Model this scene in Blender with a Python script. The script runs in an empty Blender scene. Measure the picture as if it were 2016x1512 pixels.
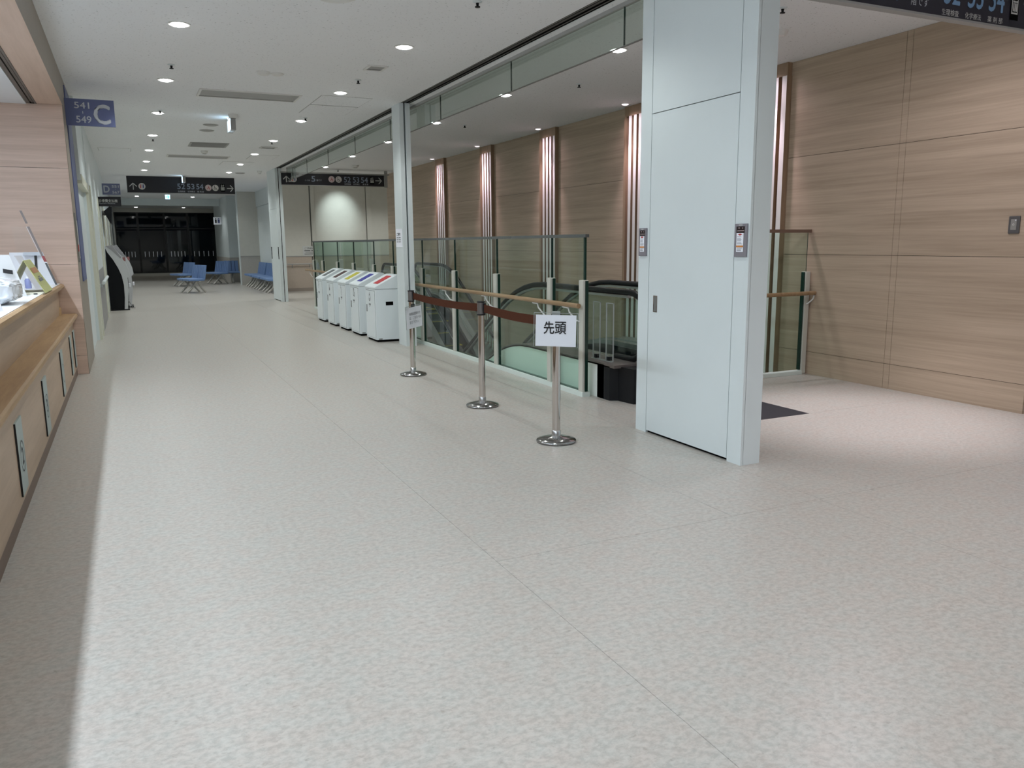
import bpy, bmesh, math, random
from mathutils import Matrix, Vector
random.seed(4)
SC = bpy.context.scene
COL = SC.collection
PI = math.pi

# ------------------------------------------------------------------ camera
cam_d = bpy.data.cameras.new('camera'); cam = bpy.data.objects.new('camera', cam_d); COL.objects.link(cam)
cam_d.sensor_width = 36.0; cam_d.lens = 1577.858 / 2016 * 36.0; cam_d.clip_start = 0.05; cam_d.clip_end = 200
R_ = [[0.9034242879047492, -0.42865485184145463, -0.008920426927998716],
      [-0.08252707528696399, -0.1534403929980399, -0.9847057061077625],
      [0.4207301247455154, 0.8903432280808271, -0.17399740901012115]]
cam.matrix_world = Matrix(((R_[0][0], -R_[1][0], -R_[2][0], 0.0),
                           (R_[0][1], -R_[1][1], -R_[2][1], 0.0),
                           (R_[0][2], -R_[1][2], -R_[2][2], 1.48),
                           (0, 0, 0, 1)))
SC.camera = cam

# ------------------------------------------------------------------ world, exposure
w = bpy.data.worlds.new('night'); SC.world = w; w.use_nodes = True
w.node_tree.nodes['Background'].inputs[0].default_value = (0.02, 0.03, 0.05, 1)
w.node_tree.nodes['Background'].inputs[1].default_value = 0.15
SC.view_settings.view_transform = 'Standard'; SC.view_settings.look = 'None'
SC.view_settings.exposure = 0.70; SC.view_settings.gamma = 1.0
try:
    SC.view_settings.use_curve_mapping = False
    SC.cycles.max_bounces = 8; SC.cycles.diffuse_bounces = 5; SC.cycles.glossy_bounces = 4
    SC.cycles.transparent_max_bounces = 24
    SC.cycles.use_denoising = True
    SC.cycles.sample_clamp_indirect = 4.0
except Exception:
    pass

P_DOWN = 44.0      # corridor downlight
P_HALL = 50.0      # escalator hall downlight
P_WASH = 95.0      # slat washers
P_RECEP = 42.0     # reception linear lights
P_LIFT = 110.0      # lift hall downlights
C_DOWN = (0.96, 1.0, 0.975); C_WASH = (1.0, 0.79, 0.92); C_RECEP = (0.78, 0.89, 1.0); C_LIFT = (1.0, 0.93, 1.0)

def light(kind, name, loc, power, color, **kw):
    d = bpy.data.lights.new(name, kind); d.energy = power; d.color = color
    for k, v in kw.items(): setattr(d, k, v)
    o = bpy.data.objects.new(name, d); o.location = loc; COL.objects.link(o)
    return o

# reception linear lights: long rectangular lamps under the reception ceiling
for y0, y1 in ((-4.0, -0.6), (-0.4, 3.0), (3.2, 6.0), (6.2, 8.8)):
    light('AREA', 'linear_lamp', (-1.43, (y0+y1)/2, 2.93), P_RECEP*(y1-y0)/3.0, C_RECEP, shape='RECTANGLE', size=0.07, size_y=y1-y0).rotation_euler = (0, -0.35, 0)

# ------------------------------------------------------------------ materials
MATS = {}
def _bsdf(name):
    m = bpy.data.materials.new(name); m.use_nodes = True
    return m, m.node_tree, m.node_tree.nodes['Principled BSDF']
def mat(name, col, rough=0.5, metal=0.0, spec=0.5, emit=None, estr=0.0, var=0.0, vscale=30.0, bump=0.0, bscale=200.0, coat=0.0):
    if name in MATS: return MATS[name]
    m, nt, b = _bsdf(name)
    b.inputs['Roughness'].default_value = rough; b.inputs['Metallic'].default_value = metal
    b.inputs['Specular IOR Level'].default_value = spec
    b.inputs['Base Color'].default_value = (*col, 1)
    if coat: b.inputs['Coat Weight'].default_value = coat
    tc = nt.nodes.new('ShaderNodeTexCoord')
    if var > 0:
        n = nt.nodes.new('ShaderNodeTexNoise'); n.inputs['Scale'].default_value = vscale; n.inputs['Detail'].default_value = 4
        nt.links.new(tc.outputs['Object'], n.inputs['Vector'])
        r = nt.nodes.new('ShaderNodeValToRGB')
        r.color_ramp.elements[0].position = 0.3; r.color_ramp.elements[1].position = 0.7
        r.color_ramp.elements[0].color = (*[c*(1-var) for c in col], 1)
        r.color_ramp.elements[1].color = (*[min(1, c*(1+var)) for c in col], 1)
        nt.links.new(n.outputs['Fac'], r.inputs['Fac']); nt.links.new(r.outputs['Color'], b.inputs['Base Color'])
    if bump > 0:
        n2 = nt.nodes.new('ShaderNodeTexNoise'); n2.inputs['Scale'].default_value = bscale
        nt.links.new(tc.outputs['Object'], n2.inputs['Vector'])
        bp = nt.nodes.new('ShaderNodeBump'); bp.inputs['Strength'].default_value = bump; bp.inputs['Distance'].default_value = 0.003
        nt.links.new(n2.outputs['Fac'], bp.inputs['Height']); nt.links.new(bp.outputs['Normal'], b.inputs['Normal'])
    if emit:
        b.inputs['Emission Color'].default_value = (*emit, 1); b.inputs['Emission Strength'].default_value = estr
    MATS[name] = m
    return m

def wood(name, light_c, dark_c, scale, rough=0.45, fine=1.0):
    """laminate with long straight grain; scale = mapping scale per axis (small = along the grain)"""
    m, nt, b = _bsdf(name)
    b.inputs['Roughness'].default_value = rough; b.inputs['Specular IOR Level'].default_value = 0.35
    g = nt.nodes.new('ShaderNodeNewGeometry')
    mp = nt.nodes.new('ShaderNodeMapping'); mp.inputs['Scale'].default_value = scale
    nt.links.new(g.outputs['Position'], mp.inputs['Vector'])
    n = nt.nodes.new('ShaderNodeTexNoise'); n.inputs['Scale'].default_value = 1.0; n.inputs['Detail'].default_value = 6; n.inputs['Roughness'].default_value = 0.62; n.inputs['Distortion'].default_value = 0.35
    nt.links.new(mp.outputs['Vector'], n.inputs['Vector'])
    mp2 = nt.nodes.new('ShaderNodeMapping'); mp2.inputs['Scale'].default_value = tuple(s*5 for s in scale)
    nt.links.new(g.outputs['Position'], mp2.inputs['Vector'])
    n2 = nt.nodes.new('ShaderNodeTexNoise'); n2.inputs['Scale'].default_value = 1.0; n2.inputs['Detail'].default_value = 3
    nt.links.new(mp2.outputs['Vector'], n2.inputs['Vector'])
    ad = nt.nodes.new('ShaderNodeMath'); ad.operation = 'MULTIPLY_ADD'; ad.inputs[1].default_value = 0.35*fine
    nt.links.new(n2.outputs['Fac'], ad.inputs[0]); nt.links.new(n.outputs['Fac'], ad.inputs[2])
    r = nt.nodes.new('ShaderNodeValToRGB')
    r.color_ramp.elements[0].position = 0.48; r.color_ramp.elements[1].position = 0.86
    r.color_ramp.elements[0].color = (*dark_c, 1); r.color_ramp.elements[1].color = (*light_c, 1)
    nt.links.new(ad.outputs[0], r.inputs['Fac']); nt.links.new(r.outputs['Color'], b.inputs['Base Color'])
    MATS[name] = m
    return m

def glass(name, tint, gloss=1.0):
    m = bpy.data.materials.new(name); m.use_nodes = True; nt = m.node_tree; nt.nodes.clear()
    out = nt.nodes.new('ShaderNodeOutputMaterial'); mx = nt.nodes.new('ShaderNodeMixShader')
    tr = nt.nodes.new('ShaderNodeBsdfTransparent'); tr.inputs[0].default_value = (*tint, 1)
    gl = nt.nodes.new('ShaderNodeBsdfGlossy'); gl.inputs['Roughness'].default_value = 0.02
    fr = nt.nodes.new('ShaderNodeFresnel'); fr.inputs['IOR'].default_value = 1.5
    mu = nt.nodes.new('ShaderNodeMath'); mu.operation = 'MULTIPLY'; mu.inputs[1].default_value = gloss
    ge = nt.nodes.new('ShaderNodeNewGeometry'); inv = nt.nodes.new('ShaderNodeMath'); inv.operation = 'SUBTRACT'; inv.inputs[0].default_value = 1.0
    m2 = nt.nodes.new('ShaderNodeMath'); m2.operation = 'MULTIPLY'
    nt.links.new(ge.outputs['Backfacing'], inv.inputs[1]); nt.links.new(fr.outputs[0], mu.inputs[0])
    nt.links.new(mu.outputs[0], m2.inputs[0]); nt.links.new(inv.outputs[0], m2.inputs[1]); nt.links.new(m2.outputs[0], mx.inputs[0])
    nt.links.new(tr.outputs[0], mx.inputs[1]); nt.links.new(gl.outputs[0], mx.inputs[2]); nt.links.new(mx.outputs[0], out.inputs[0])
    MATS[name] = m
    return m

def floor_mat(name, base, gain=1.0, rough=0.33):
    m, nt, b = _bsdf(name)
    g = nt.nodes.new('ShaderNodeNewGeometry')
    def noise(sc, det, dist=0.0, off=0.0):
        mp = nt.nodes.new('ShaderNodeMapping'); mp.inputs['Scale'].default_value = (sc*0.8, sc, sc); mp.inputs['Location'].default_value = (off, off, 0)
        nt.links.new(g.outputs['Position'], mp.inputs['Vector'])
        n = nt.nodes.new('ShaderNodeTexNoise'); n.inputs['Scale'].default_value = 1; n.inputs['Detail'].default_value = det; n.inputs['Roughness'].default_value = 0.65; n.inputs['Distortion'].default_value = dist
        nt.links.new(mp.outputs['Vector'], n.inputs['Vector']); return n
    n1 = noise(46, 6, 0.2); n2 = noise(11, 4, 0.2, 7.3); n3 = noise(38, 5, 0.3, 3.1)
    r1 = nt.nodes.new('ShaderNodeValToRGB'); r1.color_ramp.elements[0].position = 0.38; r1.color_ramp.elements[1].position = 0.60
    d = [c*0.74 for c in base]; l = [min(1, c*1.12) for c in base]
    r1.color_ramp.elements[0].color = (d[0], d[1], d[2], 1); r1.color_ramp.elements[1].color = (*l, 1)
    nt.links.new(n1.outputs['Fac'], r1.inputs['Fac'])
    r2 = nt.nodes.new('ShaderNodeValToRGB'); r2.color_ramp.elements[0].position = 0.38; r2.color_ramp.elements[1].position = 0.64
    r2.color_ramp.elements[0].color = (base[0]*1.04, base[1]*0.91, base[2]*0.86, 1); r2.color_ramp.elements[1].color = (base[0]*0.98, base[1]*1.02, base[2]*1.01, 1)
    nt.links.new(n2.outputs['Fac'], r2.inputs['Fac'])
    mx = nt.nodes.new('ShaderNodeMix'); mx.data_type = 'RGBA'; mx.inputs[0].default_value = 0.4
    nt.links.new(r1.outputs[0], mx.inputs[6]); nt.links.new(r2.outputs[0], mx.inputs[7])
    r3 = nt.nodes.new('ShaderNodeValToRGB'); r3.color_ramp.elements[0].position = 0.30; r3.color_ramp.elements[1].position = 0.40
    r3.color_ramp.elements[0].color = (0.80, 0.785, 0.77, 1); r3.color_ramp.elements[1].color = (1, 1, 1, 1)
    nt.links.new(n3.outputs['Fac'], r3.inputs['Fac'])
    mm = nt.nodes.new('ShaderNodeMix'); mm.data_type = 'RGBA'; mm.blend_type = 'MULTIPLY'; mm.inputs[0].default_value = 1.0
    nt.links.new(mx.outputs[2], mm.inputs[6]); nt.links.new(r3.outputs[0], mm.inputs[7])
    nt.links.new(mm.outputs[2], b.inputs['Base Color'])
    b.inputs['Roughness'].default_value = rough; b.inputs['Specular IOR Level'].default_value = 0.45
    MATS[name] = m
    return m

def ceil_mat(name, col):
    m, nt, b = _bsdf(name)
    g = nt.nodes.new('ShaderNodeNewGeometry')
    mp = nt.nodes.new('ShaderNodeMapping'); mp.inputs['Scale'].default_value = (42, 70, 42)
    nt.links.new(g.outputs['Position'], mp.inputs['Vector'])
    n = nt.nodes.new('ShaderNodeTexNoise'); n.inputs['Scale'].default_value = 1; n.inputs['Detail'].default_value = 2
    nt.links.new(mp.outputs['Vector'], n.inputs['Vector'])
    r = nt.nodes.new('ShaderNodeValToRGB'); r.color_ramp.elements[0].position = 0.26; r.color_ramp.elements[1].position = 0.34
    r.color_ramp.elements[0].color = (*[c*0.42 for c in col], 1); r.color_ramp.elements[1].color = (*col, 1)
    nt.links.new(n.outputs['Fac'], r.inputs['Fac']); nt.links.new(r.outputs['Color'], b.inputs['Base Color'])
    b.inputs['Roughness'].default_value = 0.9; b.inputs['Specular IOR Level'].default_value = 0.1
    MATS[name] = m
    return m

M_FLOOR = floor_mat('vinyl_floor', (0.455, 0.437, 0.405))
M_FLOOR2 = floor_mat('vinyl_floor_brown', (0.36, 0.33, 0.28))
M_FBASE = mat('floor_joint', (0.30, 0.285, 0.26), 0.6)
M_CEIL = ceil_mat('ceiling_board', (0.86, 0.875, 0.89))
M_WHITE = mat('white_paint', (0.69, 0.755, 0.765), 0.45, var=0.015, vscale=3)
M_WALLW = mat('wall_vinyl', (0.60, 0.59, 0.54), 0.6, var=0.02, vscale=8, bump=0.15)
M_DADO = mat('dado_sheet', (0.50, 0.42, 0.35), 0.5, var=0.03, vscale=20)
M_DADO2 = mat('dado_warm_grey', (0.46, 0.44, 0.41), 0.5, var=0.03, vscale=20)
M_DADOG = mat('dado_grey', (0.30, 0.30, 0.30), 0.5, var=0.03, vscale=20)
M_CREAM = mat('cream_frame', (0.66, 0.66, 0.55), 0.45, var=0.01)
M_BLACK = mat('black_gap', (0.003, 0.003, 0.003), 0.8, spec=0.05)
M_BLKPL = mat('black_plastic', (0.006, 0.007, 0.009), 0.45, spec=0.25)
M_RUBBER = mat('handrail_rubber', (0.006, 0.006, 0.007), 0.32, spec=0.25)
M_GREY = mat('grey_metal', (0.20, 0.20, 0.19), 0.45, 0.3)
M_GREYL = mat('grey_frame', (0.36, 0.36, 0.35), 0.5)
M_TRACK = mat('track_metal', (0.10, 0.095, 0.09), 0.4, 0.4)
M_STEEL = mat('polished_steel', (0.62, 0.58, 0.55), 0.09, 1.0)
M_SATIN = mat('satin_steel', (0.55, 0.56, 0.57), 0.28, 1.0)
M_BASE = mat('stanchion_base_steel', (0.34, 0.34, 0.34), 0.14, 1.0)
M_BELT = mat('brown_belt', (0.070, 0.024, 0.013), 0.85, spec=0.1, var=0.1, vscale=300)
M_PAPER = mat('paper_white', (0.90, 0.92, 1.0), 0.6, var=0.01)
M_INK = mat('black_ink', (0.012, 0.012, 0.014), 0.6)
M_INKG = mat('faded_ink', (0.16, 0.17, 0.18), 0.6)
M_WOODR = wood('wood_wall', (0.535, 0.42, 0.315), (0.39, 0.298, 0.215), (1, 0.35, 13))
M_WOODL = wood('wood_reception', (0.74, 0.565, 0.475), (0.60, 0.445, 0.36), (0.6, 0.6, 15))
M_WOODB = wood('wood_beam', (0.60, 0.45, 0.36), (0.51, 0.37, 0.285), (9, 0.5, 9))
M_WOODC = wood('wood_counter', (0.50, 0.375, 0.27), (0.40, 0.29, 0.20), (3, 0.5, 9))
M_WOODS = wood('wood_shelf', (0.46, 0.31, 0.17), (0.33, 0.205, 0.11), (12, 0.9, 12))
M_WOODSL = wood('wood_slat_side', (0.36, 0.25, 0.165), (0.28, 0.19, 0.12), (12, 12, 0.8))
M_RAIL = wood('wood_handrail', (0.37, 0.255, 0.145), (0.24, 0.15, 0.075), (20, 1.5, 20), 0.35)
M_SLAT = mat('pale_slat', (0.80, 0.77, 0.74), 0.5, var=0.02, vscale=6)
M_OLIVE = mat('olive_frame', (0.30, 0.26, 0.21), 0.5, var=0.03, vscale=5)
M_GLASS = glass('green_glass', (0.87, 0.945, 0.91))
M_GLASS_S = glass('smoke_screen_glass', (0.84, 0.90, 0.87), 1.6)
M_GLASS_B = glass('balustrade_glass', (0.84, 0.90, 0.87))
M_ACRY = glass('clear_acrylic', (0.99, 0.995, 0.995))
M_ACRYE = mat('acrylic_edge', (0.34, 0.37, 0.36), 0.2)
M_GEDGE = mat('glass_edge', (0.012, 0.035, 0.026), 0.15)
M_WINGL = mat('night_window_glass', (0.002, 0.005, 0.008), 0.03, 0.0, 0.5)
M_WINFR = mat('window_frame_black', (0.010, 0.011, 0.012), 0.35)
M_POST = mat('fence_post_paint', (0.56, 0.56, 0.50), 0.4)
M_CURB = mat('curb_paint', (0.68, 0.76, 0.72), 0.4)
M_CLAD = mat('escalator_cladding', (0.80, 0.84, 0.80), 0.35)
M_DECK = mat('escalator_deck', (0.17, 0.15, 0.14), 0.35, 0.3)
M_DECKS = mat('escalator_deck_steel', (0.50, 0.52, 0.54), 0.25, 0.9)
M_TREAD = mat('step_tread', (0.016, 0.018, 0.020), 0.6, 0.1, bump=0.5, bscale=120)
M_YEL = mat('step_yellow', (0.62, 0.50, 0.03), 0.5)
M_FPLATE = mat('landing_plate', (0.035, 0.035, 0.045), 0.45, 0.4, bump=0.8, bscale=160)
M_BINW = mat('bin_white', (0.80, 0.87, 0.90), 0.35)
M_NAVY = mat('sign_navy', (0.010, 0.010, 0.016), 0.5, var=0.05)
M_SLBLUE = mat('sign_slate_blue', (0.12, 0.145, 0.29), 0.5)
M_SLBLUE_HAZE = mat('sign_slate_blue_hazed', (0.17, 0.19, 0.33), 0.5)  # lighter copy of the slate blue, distance haze put into the colour
M_SLTXT = mat('sign_pale_text', (0.55, 0.58, 0.63), 0.5)
M_TXTW = mat('sign_white_text', (0.62, 0.63, 0.62), 0.5)
M_TXTB = mat('sign_blue_text', (0.20, 0.36, 0.58), 0.5)
M_TXTB2 = mat('sign_greyblue_text', (0.27, 0.32, 0.41), 0.5)
M_DISC = mat('sign_white_disc', (0.62, 0.60, 0.58), 0.5)
M_DISCP = mat('sign_pink_disc', (0.62, 0.50, 0.50), 0.5)
M_RED = mat('sign_red', (0.45, 0.03, 0.03), 0.5)
M_BLUE = mat('sign_blue', (0.02, 0.04, 0.20), 0.5)
M_SEAT = mat('blue_vinyl', (0.14, 0.24, 0.46), 0.45, var=0.03)
M_SEATL = mat('bench_leg', (0.50, 0.49, 0.45), 0.4, 0.2)
M_LAMP = mat('downlight_lens', (1, 1, 1), 0.5, emit=(1.0, 1.0, 0.98), estr=14.0)
M_LAMPD = mat('downlight_rim', (0.75, 0.75, 0.73), 0.4)
M_LAMPR = mat('downlight_reflector', (0.85, 0.88, 0.9), 0.2, emit=(0.75, 0.88, 1.0), estr=0.7)
M_COUNT = mat('white_counter_top', (0.86, 0.88, 0.90), 0.3)
M_CARD = mat('pale_card', (0.36, 0.43, 0.42), 0.5)

# ------------------------------------------------------------------ mesh builder
class MB:
    def __init__(s): s.v = []; s.f = []; s.mi = []; s.mats = []; s.smooth = []
    def _m(s, m):
        if m not in s.mats: s.mats.append(m)
        return s.mats.index(m)
    def poly(s, pts, m, smooth=False):
        b = len(s.v); s.v += [tuple(p) for p in pts]; s.f.append(tuple(range(b, b+len(pts)))); s.mi.append(s._m(m)); s.smooth.append(smooth)
        return s
    def raw(s, vs, fs, m, smooth=False):
        b = len(s.v); s.v += [tuple(p) for p in vs]; i = s._m(m)
        for f in fs: s.f.append(tuple(b+k for k in f)); s.mi.append(i); s.smooth.append(smooth)
        return s
    def box(s, x0, y0, z0, x1, y1, z1, m, faces=None):
        """faces: dict of overrides among -x +x -y +y -z +z"""
        if x0 > x1: x0, x1 = x1, x0
        if y0 > y1: y0, y1 = y1, y0
        if z0 > z1: z0, z1 = z1, z0
        vs = [(x0,y0,z0),(x1,y0,z0),(x1,y1,z0),(x0,y1,z0),(x0,y0,z1),(x1,y0,z1),(x1,y1,z1),(x0,y1,z1)]
        fs = {'-z':(0,3,2,1),'+z':(4,5,6,7),'-y':(0,1,5,4),'+x':(1,2,6,5),'+y':(2,3,7,6),'-x':(3,0,4,7)}
        for k, f in fs.items(): s.raw(vs, [f], (faces or {}).get(k, m))
        return s
    def bbox(s, x0, y0, z0, x1, y1, z1, m, r=0.005, seg=2):
        bm = bmesh.new(); bmesh.ops.create_cube(bm, size=1)
        for v in bm.verts: v.co = Vector(((x0+x1)/2 + v.co.x*(x1-x0), (y0+y1)/2 + v.co.y*(y1-y0), (z0+z1)/2 + v.co.z*(z1-z0)))
        bmesh.ops.bevel(bm, geom=bm.edges[:], offset=r, segments=seg, affect='EDGES', profile=0.6)
        return s.bm(bm, m)
    def bm(s, bm, m, smooth=False):
        bm.verts.ensure_lookup_table(); bm.verts.index_update()
        s.raw([v.co[:] for v in bm.verts], [[v.index for v in f.verts] for f in bm.faces], m, smooth); bm.free(); return s
    def prism(s, prof, axis, a0, a1, m, side=None, smooth=False):
        """prof: 2D points; axis x: (y,z)  y: (x,z)  z: (x,y)"""
        def P(p, a): return {'x': (a, p[0], p[1]), 'y': (p[0], a, p[1]), 'z': (p[0], p[1], a)}[axis]
        n = len(prof); A = [P(p, a0) for p in prof]; B = [P(p, a1) for p in prof]
        ar = sum(prof[i][0]*prof[(i+1) % n][1]-prof[(i+1) % n][0]*prof[i][1] for i in range(n))
        flip = (ar > 0) ^ (axis == 'y')
        if a1 < a0: flip = not flip
        s.raw(A, [tuple(range(n-1, -1, -1)) if flip else tuple(range(n))], m)
        s.raw(B, [tuple(range(n)) if flip else tuple(range(n-1, -1, -1))], m)
        fs = [(i, (i+1) % n, n+(i+1) % n, n+i) if flip else (n+i, n+(i+1) % n, (i+1) % n, i) for i in range(n)]
        s.raw(A+B, fs, side or m, smooth)
        return s
    def tube(s, pts, r, m, seg=10, cap=True, smooth=True):
        pts = [Vector(p) for p in pts]; rr = r if isinstance(r, (list, tuple)) else [r]*len(pts)
        base = len(s.v); rings = []
        t0 = (pts[1]-pts[0]).normalized(); up = Vector((0, 0, 1)) if abs(t0.z) < 0.9 else Vector((1, 0, 0))
        n = t0.cross(up).normalized()
        vs = []
        for i, p in enumerate(pts):
            t = ((pts[min(i+1, len(pts)-1)]-pts[max(i-1, 0)])).normalized()
            n = (n - t*n.dot(t)).normalized(); bb = t.cross(n)
            for k in range(seg):
                a = 2*PI*k/seg; vs.append(p + (n*math.cos(a)+bb*math.sin(a))*rr[i])
        fs = []
        for i in range(len(pts)-1):
            for k in range(seg):
                a = i*seg+k; b = i*seg+(k+1) % seg; fs.append((a, b, b+seg, a+seg))
        s.raw(vs, fs, m, smooth)
        if cap:
            s.raw(vs[:seg], [tuple(range(seg-1, -1, -1))], m); s.raw(vs[-seg:], [tuple(range(seg))], m)
        return s
    def lathe(s, prof, c, m, seg=32, smooth=True, cap=True):
        """prof: (r, z) from bottom to top about vertical axis at c=(x,y,z)"""
        vs = []; n = len(prof)
        for r, z in prof:
            for k in range(seg):
                a = 2*PI*k/seg; vs.append((c[0]+r*math.cos(a), c[1]+r*math.sin(a), c[2]+z))
        fs = []
        for i in range(n-1):
            for k in range(seg):
                a = i*seg+k; b = i*seg+(k+1) % seg; fs.append((a, b, b+seg, a+seg))
        s.raw(vs, fs, m, smooth)
        if cap and prof[0][0] > 1e-5: s.raw(vs[:seg], [tuple(range(seg-1, -1, -1))], m)
        if cap and prof[-1][0] > 1e-5: s.raw(vs[-seg:], [tuple(range(seg))], m)
        return s
    def build(s, name, parent=None, loc=None):
        me = bpy.data.meshes.new(name)
        vs = s.v
        if loc is not None: vs = [(a-loc[0], b-loc[1], c-loc[2]) for a, b, c in vs]
        me.from_pydata(vs, [], s.f)
        for m in s.mats: me.materials.append(m)
        for p, i, sm in zip(me.polygons, s.mi, s.smooth): p.material_index = i; p.use_smooth = sm
        me.update()
        o = bpy.data.objects.new(name, me); COL.objects.link(o)
        if loc is not None: o.location = loc
        if parent is not None: o.parent = parent
        return o

def tag(o, label, cat=None, group=None):
    o['label'] = label
    if cat: o['category'] = cat
    if group: o['group'] = group
    return o
def struct(o): o['kind'] = 'structure'; return o
def empty(name, loc=(0, 0, 0), rz=0.0):
    o = bpy.data.objects.new(name, None); o.empty_display_size = 0.1; COL.objects.link(o); o.location = loc; o.rotation_euler = (0, 0, rz); return o
def thing(name, label, cat, loc=(0, 0, 0), rz=0.0, group=None):
    return tag(empty(name, loc, rz), label, cat, group)
def copy_tree(o, parent=None):
    c = o.copy(); COL.objects.link(c)
    if parent is not None: c.parent = parent
    for ch in list(o.children): copy_tree(ch, c)
    return c
ORD = ['first', 'second', 'third', 'fourth', 'fifth', 'sixth', 'seventh', 'eighth', 'ninth', 'tenth', 'eleventh']

# ---- flat lettering
def text_data(body):
    c = bpy.data.curves.new('t', 'FONT'); c.body = body; c.resolution_u = 3
    o = bpy.data.objects.new('t', c); COL.objects.link(o)
    bpy.context.view_layer.update()
    me = bpy.data.meshes.new_from_object(o.evaluated_get(bpy.context.evaluated_depsgraph_get()))
    vs = [v.co[:2] for v in me.vertices]; fs = [tuple(p.vertices) for p in me.polygons]
    bpy.data.objects.remove(o); bpy.data.curves.remove(c); bpy.data.meshes.remove(me)
    return vs, fs
class Flat:
    """marks in a vertical plane: origin O, unit vector U along the reading direction, normal N to the reader"""
    def __init__(s, O, U, N, lift=0.002):
        s.O = Vector(O); s.U = Vector(U).normalized(); s.N = Vector(N).normalized(); s.lift = lift; s.mb = MB()
    def P(s, u, z): return s.O + s.U*u + Vector((0, 0, z)) + s.N*s.lift
    def poly(s, pts, m): s.mb.poly([s.P(*p) for p in pts], m); return s
    def rect(s, u0, z0, u1, z1, m): return s.poly([(u0, z0), (u1, z0), (u1, z1), (u0, z1)], m)
    def text(s, body, u0, z0, u1, z1, m, thick=0):
        vs, fs = text_data(body)
        if not vs: return s
        xa = min(v[0] for v in vs); xb = max(v[0] for v in vs); ya = min(v[1] for v in vs); yb = max(v[1] for v in vs)
        f = lambda v: s.P(u0+(v[0]-xa)/(xb-xa)*(u1-u0), z0+(v[1]-ya)/(yb-ya)*(z1-z0))
        s.mb.raw([f(v) for v in vs], fs, m)
        if thick:
            for dx, dz in ((thick, 0), (-thick, 0), (0, thick), (0, -thick)):
                s.mb.raw([f(v)+s.U*dx+Vector((0, 0, dz))-s.N*0.0002 for v in vs], fs, m)
        return s
    def disc(s, u, z, r, m, ru=None, n=24):
        ru = ru or r
        return s.poly([(u+ru*math.cos(2*PI*k/n), z+r*math.sin(2*PI*k/n)) for k in range(n)], m)
    def ring(s, u, z, ru, rz, t, m, n=28):
        for k in range(n):
            a, b = 2*PI*k/n, 2*PI*(k+1)/n
            s.poly([(u+ru*math.cos(a), z+rz*math.sin(a)), (u+ru*math.cos(b), z+rz*math.sin(b)), (u+(ru-t)*math.cos(b), z+(rz-t)*math.sin(b)), (u+(ru-t)*math.cos(a), z+(rz-t)*math.sin(a))], m)
        return s
    def stroke(s, pts, t, m):
        for (a, b), (c, d) in zip(pts[:-1], pts[1:]):
            L = math.hypot(c-a, d-b); ex, ez = (c-a)/L*t/2, (d-b)/L*t/2; nx, nz = -ez, ex
            s.poly([(a-ex+nx, b-ez+nz), (a-ex-nx, b-ez-nz), (c+ex-nx, d+ez-nz), (c+ex+nx, d+ez+nz)][::1], m)
        return s
    def build(s, name, parent): return s.mb.build(name, parent)

# ================================================================== SETTING
CZ = 3.4; XW = 6.78
# floor base (pieces round the escalator pit) and vinyl sheets
PIT = (3.95, 6.68, 6.74, 19.1)
fl = MB()
for (x0, y0, x1, y1) in ((-4.6, -7, 3.95, 46), (3.95, -7, 13, 6.66), (3.95, 19.15, 9.2, 46)):
    fl.box(x0, y0, -0.22, x1, y1, -0.0025, M_FBASE)
floor = struct(fl.build('floor'))
G = 0.0011
def sheet(x0, y0, x1, y1, m=M_FLOOR):
    return MB().box(x0+G, y0+G, -0.0025, x1-G, y1-G, 0.0, m).build('vinyl_sheet', floor)
for r in ((-4.6, -7, 1.455, 23.3), (1.455, -7, 3.5, 3.265), (1.455, 3.265, 2.862, 23.3), (2.862, 3.265, 3.517, 23.3),
          (3.5, -7, 6.5, 3.265), (6.5, -7, 13, 3.265), (3.517, 3.265, 3.95, 23.3), (3.95, 3.265, 6.9, 5.03), (6.9, 3.265, 13, 6.66), (3.95, 5.03, 4.283, 6.66), (5.217, 5.03, 6.9, 6.66),
          (3.95, 19.15, 5.43, 26.4), (5.43, 19.15, 9.2, 26.4), (-0.8, 23.3, 3.95, 37.9), (3.95, 26.4, 6, 37.9)):
    sheet(*r)
sheet(-0.8, 37.9, 6, 46, M_FLOOR2)

# ceilings
def slab(name, x0, y0, z0, x1, y1, z1, m, faces=None): return struct(MB().box(x0, y0, z0, x1, y1, z1, m, faces).build(name))
slab('ceiling', -0.52, -7, CZ, 3.60, 37.0, CZ+0.12, M_CEIL)
slab('ceiling', 3.75, -7, CZ, 9.2, 46, CZ+0.12, M_CEIL)
slab('ceiling', 9.2, -7, CZ, 13, 12, CZ+0.12, M_CEIL)
slab('ceiling', 3.60, -7, CZ, 3.75, 4.03, CZ+0.12, M_CEIL)
slab('ceiling', 3.60, 22.9, CZ, 3.75, 46, CZ+0.12, M_CEIL)
slab('ceiling', -0.8, 37.3, 3.30, 4.7, 44.2, 3.42, M_CEIL)
slab('trim_1', -0.6, 37.0, 3.12, 3.75, 37.3, CZ, M_WHITE)
slab('ceiling', -4.6, -7, 3.02, -0.86, 10.56, 3.14, mat('reception_ceiling', (0.80, 0.82, 0.86), 0.8, var=0.01))
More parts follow.
